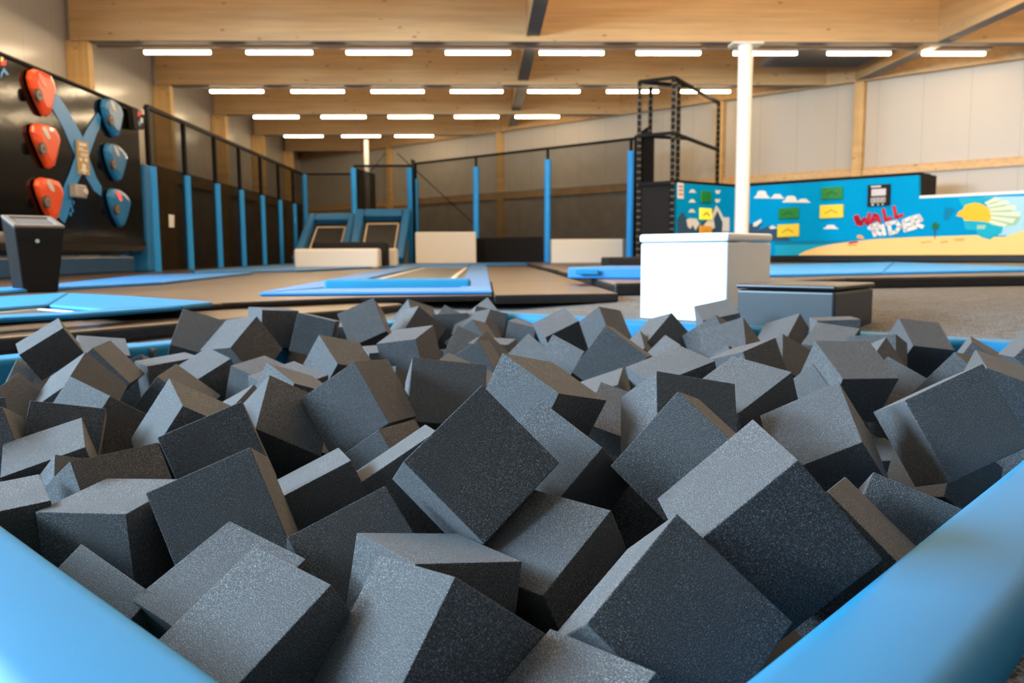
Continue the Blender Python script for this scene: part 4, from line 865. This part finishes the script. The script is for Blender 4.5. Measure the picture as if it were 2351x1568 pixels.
# ------------------------------------------------------------------ blue mural wall
r = empty('mural_wall', (8.3, 20.3, .3), 'turquoise mural game wall with beach print and push buttons', 'game wall')
wn = Vector((-.725, -.69, 0)).normalized()
W2c = (6.73, 22.0, 0); w2d = Vector((B_.x + .12, B_.y + .05, 0)) - Vector((6.73, 22.0, 0)); w2n = Vector((-w2d.y, w2d.x, 0)).normalized()
if w2n.y > 0: w2n = -w2n
W2 = Plane(W2c, w2n)
ZL = .29
def wp(pl, f, *p):
    return [pl(*f(*a)) for a in p]
idn = lambda x, y: (x, y)
def onwall(pl, nrm, pts, off): return [q + nrm * off for q in pts]
# panel bodies
top = wp(WP, idn, (1690, 431), (2110, 401)); mid = WP(2110, 453); rt = WP(2420, 443.5)
bl = Vector((top[0].x, top[0].y, ZL)); br = Vector((rt.x, rt.y, ZL))
zc = (top[0].z + top[1].z) / 2; zc2 = (mid.z + rt.z) / 2
P = [bl, br, Vector((rt.x, rt.y, zc2)), Vector((mid.x, mid.y, zc2)), Vector((top[1].x, top[1].y, zc)), Vector((top[0].x, top[0].y, zc))]
mb = MB(); mb.prism(P, -wn * .12); build('panel', mb, M['teal'], r)
a2 = Vector((6.73, 22.0, 0)); b2 = a2 + w2d
mb = MB(); mb.prism([(a2.x, a2.y, ZL), (b2.x, b2.y, ZL), (b2.x, b2.y, zc), (a2.x, a2.y, zc)], -w2n * .1); build('panel', mb, M['teal'], r)
# black capping and side box
mb = MB(); mb.prism([up(a2, zc), up(b2, zc), up(b2, zc + .07), up(a2, zc + .07)], -w2n * .5); mb.prism([Vector((top[0].x, top[0].y, zc)), Vector((top[1].x, top[1].y, zc)), Vector((top[1].x, top[1].y, zc + .07)), Vector((top[0].x, top[0].y, zc + .07))], -wn * .8); build('capping', mb, M['black'], r)
mb = MB(); t1 = Vector((top[1].x, top[1].y, 0)); ed = Vector((.69, -.725, 0))
mb.prism([up(t1, zc2 + .02) - ed * .5 - wn * .13, up(t1, zc2 + .02) + ed * .02 - wn * .13, up(t1, zc + .05) + ed * .02 - wn * .13, up(t1, zc + .05) - ed * .5 - wn * .13], -wn * 1.0); build('side_box', mb, M['blackp'], r)
mb = MB(); mb.prism([up(t1, zc2) + ed * .03, Vector((rt.x, rt.y, zc2)), Vector((rt.x, rt.y, zc2 + .06)), up(t1, zc2 + .06) + ed * .03], -wn * .3); build('ledge', mb, M['white'], r)
mb = MB(); mb.bar(up(a2, ZL) + (wn + w2n) * .02, up(a2, zc) + (wn + w2n) * .02, .08); build('corner_post', mb, M['print_white'], r)
# printed picture on the long panel
PRN = ['teal_s', 'teal_d', 'sand', 'sand_d', 'sun', 'sunray', 'sunray2', 'teal_splash', 'print_white', 'rock', 'wred', 'palm', 'sky_l', 'btn_o', 'black']
mb = MB()
def pr(f, pts, mat, lay, pl=WP, nn=wn, clip=True):
    q = []
    for v in onwall(pl, nn, wp(pl, f, *pts), .003 * lay):
        v = v.copy(); v.z = max(v.z, ZL + .01); q.append(v)
    mb.prism(q, nn * .002, PRN.index(mat))
pr(c8, [(430, 690), (1100, 680), (1100, 820), (430, 830)], 'teal_s', 1)
pr(c8, [(430, 680), (1000, 678), (1000, 705), (430, 712)], 'teal_d', 2)
pr(c8, [(2040, 345), (2560, 330), (2560, 640), (2150, 640), (2090, 470)], 'sky_l', 1)
pr(c8, [(1840, 350), (2150, 345), (2080, 380), (1960, 400), (1880, 420)], 'teal_splash', 2)
pr(c8, [(1745, 425), (1790, 425), (1820, 450), (1785, 490), (1770, 520), (1735, 525), (1730, 480)], 'teal_d', 2)
pr(c8, [(2060, 420), (2100, 380), (2180, 375), (2240, 440), (2330, 500), (2290, 560), (2180, 575), (2080, 560)], 'sunray2', 3)
for k in range(7):
    a0 = -1.0 + k * .32; a1 = a0 + .2
    c_ = (1990, 465); R0, R1 = 100, 330 - 22 * abs(k - 3)
    pr(c8, [(c_[0] + R0 * math.cos(a0), c_[1] + R0 * math.sin(a0) * .9), (c_[0] + R1 * math.cos(a0), c_[1] + R1 * math.sin(a0) * .55), (c_[0] + R1 * math.cos(a1), c_[1] + R1 * math.sin(a1) * .55), (c_[0] + R0 * math.cos(a1), c_[1] + R0 * math.sin(a1) * .9)], 'sunray', 4)
sunp = [(1830, 490), (1850, 455), (1880, 440), (1895, 410), (1930, 395), (1970, 388), (2020, 395), (2060, 415), (2085, 450), (2098, 490), (2090, 525), (2070, 542), (2000, 530), (1890, 525), (1880, 500)]
pr(c8, sunp, 'sun', 5)
pr(c8, [(1885, 525), (2060, 535), (2110, 560), (2190, 570), (2180, 620), (2110, 650), (2090, 672), (2030, 655), (2000, 640), (1980, 600), (1900, 600), (1890, 560)], 'teal_splash', 6)
pr(c8, [(1990, 560), (2060, 560), (2050, 590), (1990, 590)], 'sunray2', 7)
pr(c8, [(610, 800), (620, 785), (660, 762), (760, 730), (880, 705), (1000, 690), (1200, 668), (1500, 652), (2000, 637), (2040, 655), (2090, 672), (2120, 650), (2200, 650), (2351, 600), (2560, 590), (2560, 830), (610, 830)], 'sand', 5)
for q in ([(1555, 690), (1640, 680), (1640, 692), (1560, 702)], [(1705, 685), (1770, 678), (1765, 695), (1710, 700)], [(1800, 668), (1900, 660), (1880, 685), (1820, 682)], [(985, 705), (1070, 705), (1060, 722), (1000, 722)]): pr(c8, q, 'sand_d', 6)
pr(c8, [(1060, 645), (1085, 635), (1110, 645), (1122, 668), (1090, 664), (1065, 658)], 'btn_o', 6)
pr(c8, [(1000, 690), (1070, 680), (1075, 695), (1005, 705)], 'wred', 6)
for q in ([(1640, 560), (1665, 532), (1700, 560), (1690, 590), (1650, 595)],): pr(c8, q, 'palm', 6)
pr(c8, [(1660, 590), (1672, 590), (1668, 665), (1660, 665)], 'rock', 6)
def cloud(f, cx, cy, w, h, pl=WP, nn=wn, lay=3):
    pts = [(cx - w / 2, cy + h * .4)] + [(cx + w / 2 * math.cos(t), cy + h * .4 - h * (.25 + .75 * abs(math.sin(t))) * (1 if abs(math.cos(t)) < .55 else .45)) for t in [math.pi - k * math.pi / 12 for k in range(1, 12)]] + [(cx + w / 2, cy + h * .4)]
    pr(f, pts, 'print_white', lay, pl, nn)
cloud(c8, 330, 330, 120, 60); cloud(c8, 450, 342, 110, 36); cloud(c8, 555, 365, 130, 52); cloud(c8, 650, 375, 110, 30); cloud(c8, 862, 577, 115, 32)
# rocks continuing to the right of the fold
pr(c8, [(80, 600), (110, 490), (130, 520), (165, 500), (180, 560), (265, 545), (320, 515), (335, 540), (300, 600), (360, 575), (400, 560), (450, 590), (560, 680), (80, 690)], 'rock', 3)
pr(c8, [(80, 600), (110, 490), (130, 520), (165, 500), (190, 600)], 'print_white', 4)
pr(c8, [(265, 545), (325, 512), (330, 535), (290, 570), (265, 570)], 'print_white', 4); pr(c8, [(385, 575), (415, 562), (450, 585), (400, 592)], 'print_white', 4)
# lettering
def letters(polys, w, mat, lay):
    for pl_ in polys:
        mb.stroke(onwall(WP, wn, wp(WP, c8, *pl_), .003 * lay), w, wn * .004, PRN.index(mat))
letters([[(1052, 492), (1090, 552), (1122, 510), (1145, 552), (1160, 470)], [(1170, 545), (1200, 478), (1222, 488), (1240, 535)], [(1178, 524), (1228, 512)], [(1268, 440), (1285, 522), (1328, 505)], [(1350, 420), (1366, 500), (1415, 482)]], .075, 'wred', 7)
letters([[(1060, 498), (1075, 540), (1100, 545)]], .14, 'wred', 7)
letters([[(1205, 640), (1180, 568), (1160, 585)], [(1180, 568), (1222, 552), (1240, 580), (1195, 602), (1248, 630)], [(1262, 562), (1278, 632)], [(1310, 545), (1325, 625)], [(1295, 550), (1370, 535), (1395, 570), (1370, 610), (1322, 625)], [(1475, 508), (1425, 530), (1438, 600), (1490, 585)], [(1428, 565), (1475, 553)], [(1512, 585), (1490, 505), (1540, 490), (1560, 520), (1500, 548), (1570, 572)]], .085, 'print_white', 8)
build('mural_print', mb, [M[k] for k in PRN], r)
# printed picture on the short panel beside the tower
mb = MB()
def pr2(pts, mat, lay): pr(c7, pts, mat, lay, W2, w2n)
pr2([(1190, 620), (1190, 510), (1235, 455), (1265, 520), (1300, 560), (1365, 560), (1420, 500), (1490, 410), (1530, 470), (1560, 540), (1592, 500), (1592, 740), (1190, 740)], 'rock', 1)
for q in ([(1260, 520), (1285, 508), (1340, 512), (1362, 550), (1330, 600), (1310, 560), (1290, 590), (1270, 570)], [(1455, 480), (1490, 408), (1515, 440), (1545, 500), (1592, 500), (1592, 610), (1535, 610), (1540, 540), (1500, 450), (1470, 510), (1480, 580), (1440, 600), (1395, 560)]): pr2(q, 'print_white', 2)
for (cx, cy) in ((1306, 300), (1304, 376), (1302, 452)): cloud(c7, cx, cy, 56, 26, W2, w2n)
for (cx, cy) in ((1502, 304), (1500, 372)): pr2([(cx - 22, cy - 12), (cx + 22, cy - 12), (cx + 10, cy + 14), (cx - 12, cy + 14)], 'print_white', 3)
build('mural_print', mb, [M[k] for k in PRN], r)
def button(pl, nn, f, pts, mat, mk):
    mb = MB(); mb.prism(onwall(pl, nn, wp(pl, f, *pts), .006), nn * .05); b = build('push_button', mb, M[mat], r, .015, 2)
    if mk:
        P4 = [Vector((p.x, p.y, p.z)) for p in onwall(pl, nn, wp(pl, f, *pts), .057)]
        def at(fx, fy): return P4[0].lerp(P4[1], fx).lerp(P4[3].lerp(P4[2], fx), fy)
        mb = MB(); mb.stroke([at(.25, .62), at(.5, .38), at(.75, .62)], .045, nn * .004); build('arrow_mark', mb, M[mk], b)
button(WP, wn, c8, [(793, 272), (958, 262), (958, 358), (793, 366)], 'btn_g', 'btn_gd')
button(WP, wn, c8, [(782, 408), (962, 400), (960, 503), (780, 511)], 'btn_y', 'btn_yd')
button(WP, wn, c8, [(463, 432), (617, 422), (617, 508), (463, 516)], 'btn_g', 'btn_gd')
button(WP, wn, c8, [(455, 558), (621, 549), (620, 648), (453, 656)], 'btn_y', 'btn_yd')
button(W2, w2n, c7, [(1365, 295), (1443, 302), (1443, 392), (1365, 388)], 'btn_g', None)
button(W2, w2n, c7, [(1358, 427), (1447, 433), (1447, 522), (1358, 518)], 'btn_yl', 'btn_yd')
button(W2, w2n, c7, [(1358, 563), (1447, 568), (1447, 655), (1358, 650)], 'btn_o', 'btn_yd')
# scoreboard
sb = [(1152, 252), (1326, 243), (1322, 408), (1148, 420)]
mb = MB(); mb.prism(onwall(WP, wn, wp(WP, c8, *sb), .006), wn * .05); b = build('scoreboard', mb, M['blackp'], r, .01)
Q = onwall(WP, wn, wp(WP, c8, *sb), .058)
def sat_(fx, fy): return Q[0].lerp(Q[1], fx).lerp(Q[3].lerp(Q[2], fx), fy)
mb = MB(); mb.prism([sat_(.18, .2), sat_(.82, .2), sat_(.82, .52), sat_(.18, .52)], wn * .004); build('screen', mb, simple('grey_screen', (.55, .52, .56), .3), b)
mb = MB()
for k in range(4):
    x0 = .18 + k * .165
    for s_ in ([(x0, .62), (x0 + .11, .62)], [(x0, .72), (x0 + .11, .72)], [(x0, .82), (x0 + .11, .82)], [(x0, .62), (x0, .82)], [(x0 + .11, .62), (x0 + .11, .82)]):
        mb.stroke([sat_(*s_[0]), sat_(*s_[1])], .022, wn * .003)
build('digits', mb, simple('grey_digit', (.5, .48, .45), .5), b)
mb = MB()
for x0, x1, yy in ((.15, .6, .09), (.2, .3, .92), (.46, .52, .93), (.66, .72, .93)): mb.prism([sat_(x0, yy - .03), sat_(x1, yy - .03), sat_(x1, yy + .03), sat_(x0, yy + .03)], wn * .003)
build('caption', mb, M['print_white'], b)
# rule sheet next to the tower
mb = MB(); mb.prism(onwall(W2, w2n, wp(W2, c7, (1190, 232), (1237, 238), (1237, 358), (1190, 355)), .008), w2n * .01); b = build('rule_sheet', mb, M['print_white'], r)
mb = MB()
for yy in (262, 290, 322): mb.stroke(onwall(W2, w2n, wp(W2, c7, (1200, yy), (1228, yy + 2)), .019), .05, w2n * .003)
build('rule_text', mb, simple('pink_grey_print', (.45, .25, .25), .6), b)

# ------------------------------------------------------------------ light
def area(name, loc, rot, sx, sy, power, col):
    l = bpy.data.lights.new(name, 'AREA'); l.shape = 'RECTANGLE'; l.size = sx; l.size_y = sy; l.energy = power; l.color = col
    o = bpy.data.objects.new(name, l); COL.objects.link(o); o.location = loc; o.rotation_euler = rot; return o
# daylight through the windows of the left and back wall
area('window_daylight', (XL + .05, 3.2, 3.0), (0, -math.radians(80), 0), 3.2, 9, 8600, (.50, .76, 1.0))
area('window_daylight', (0, -8.9, 2.8), (math.pi / 2, 0, 0), 14, 3.2, 45, (.80, .88, 1.0))

w = bpy.data.worlds.new('world'); SC.world = w; w.use_nodes = True
w.node_tree.nodes['Background'].inputs[0].default_value = (.55, .62, .72, 1); w.node_tree.nodes['Background'].inputs[1].default_value = .0

# ------------------------------------------------------------------ camera
cd = bpy.data.cameras.new('camera'); cam = bpy.data.objects.new('camera', cd); COL.objects.link(cam)
R3 = Matrix((MW @ Vector((1, 0, 0)), MW @ Vector((0, -1, 0)), MW @ Vector((0, 0, -1)))).transposed()
cam.matrix_world = Matrix.Translation(EYE) @ R3.to_4x4()
cd.sensor_fit = 'HORIZONTAL'; cd.sensor_width = 36; cd.lens = F / 2351 * 36; cd.clip_start = .05; cd.clip_end = 200
cd.dof.use_dof = True; cd.dof.focus_distance = 1.5; cd.dof.aperture_fstop = 5.4
SC.camera = cam
SC.view_settings.view_transform = 'Standard'; SC.view_settings.look = 'None'; SC.view_settings.exposure = 0.0; SC.view_settings.gamma = 1
SC.view_settings.use_curve_mapping = False
SC.cycles.use_denoising = True
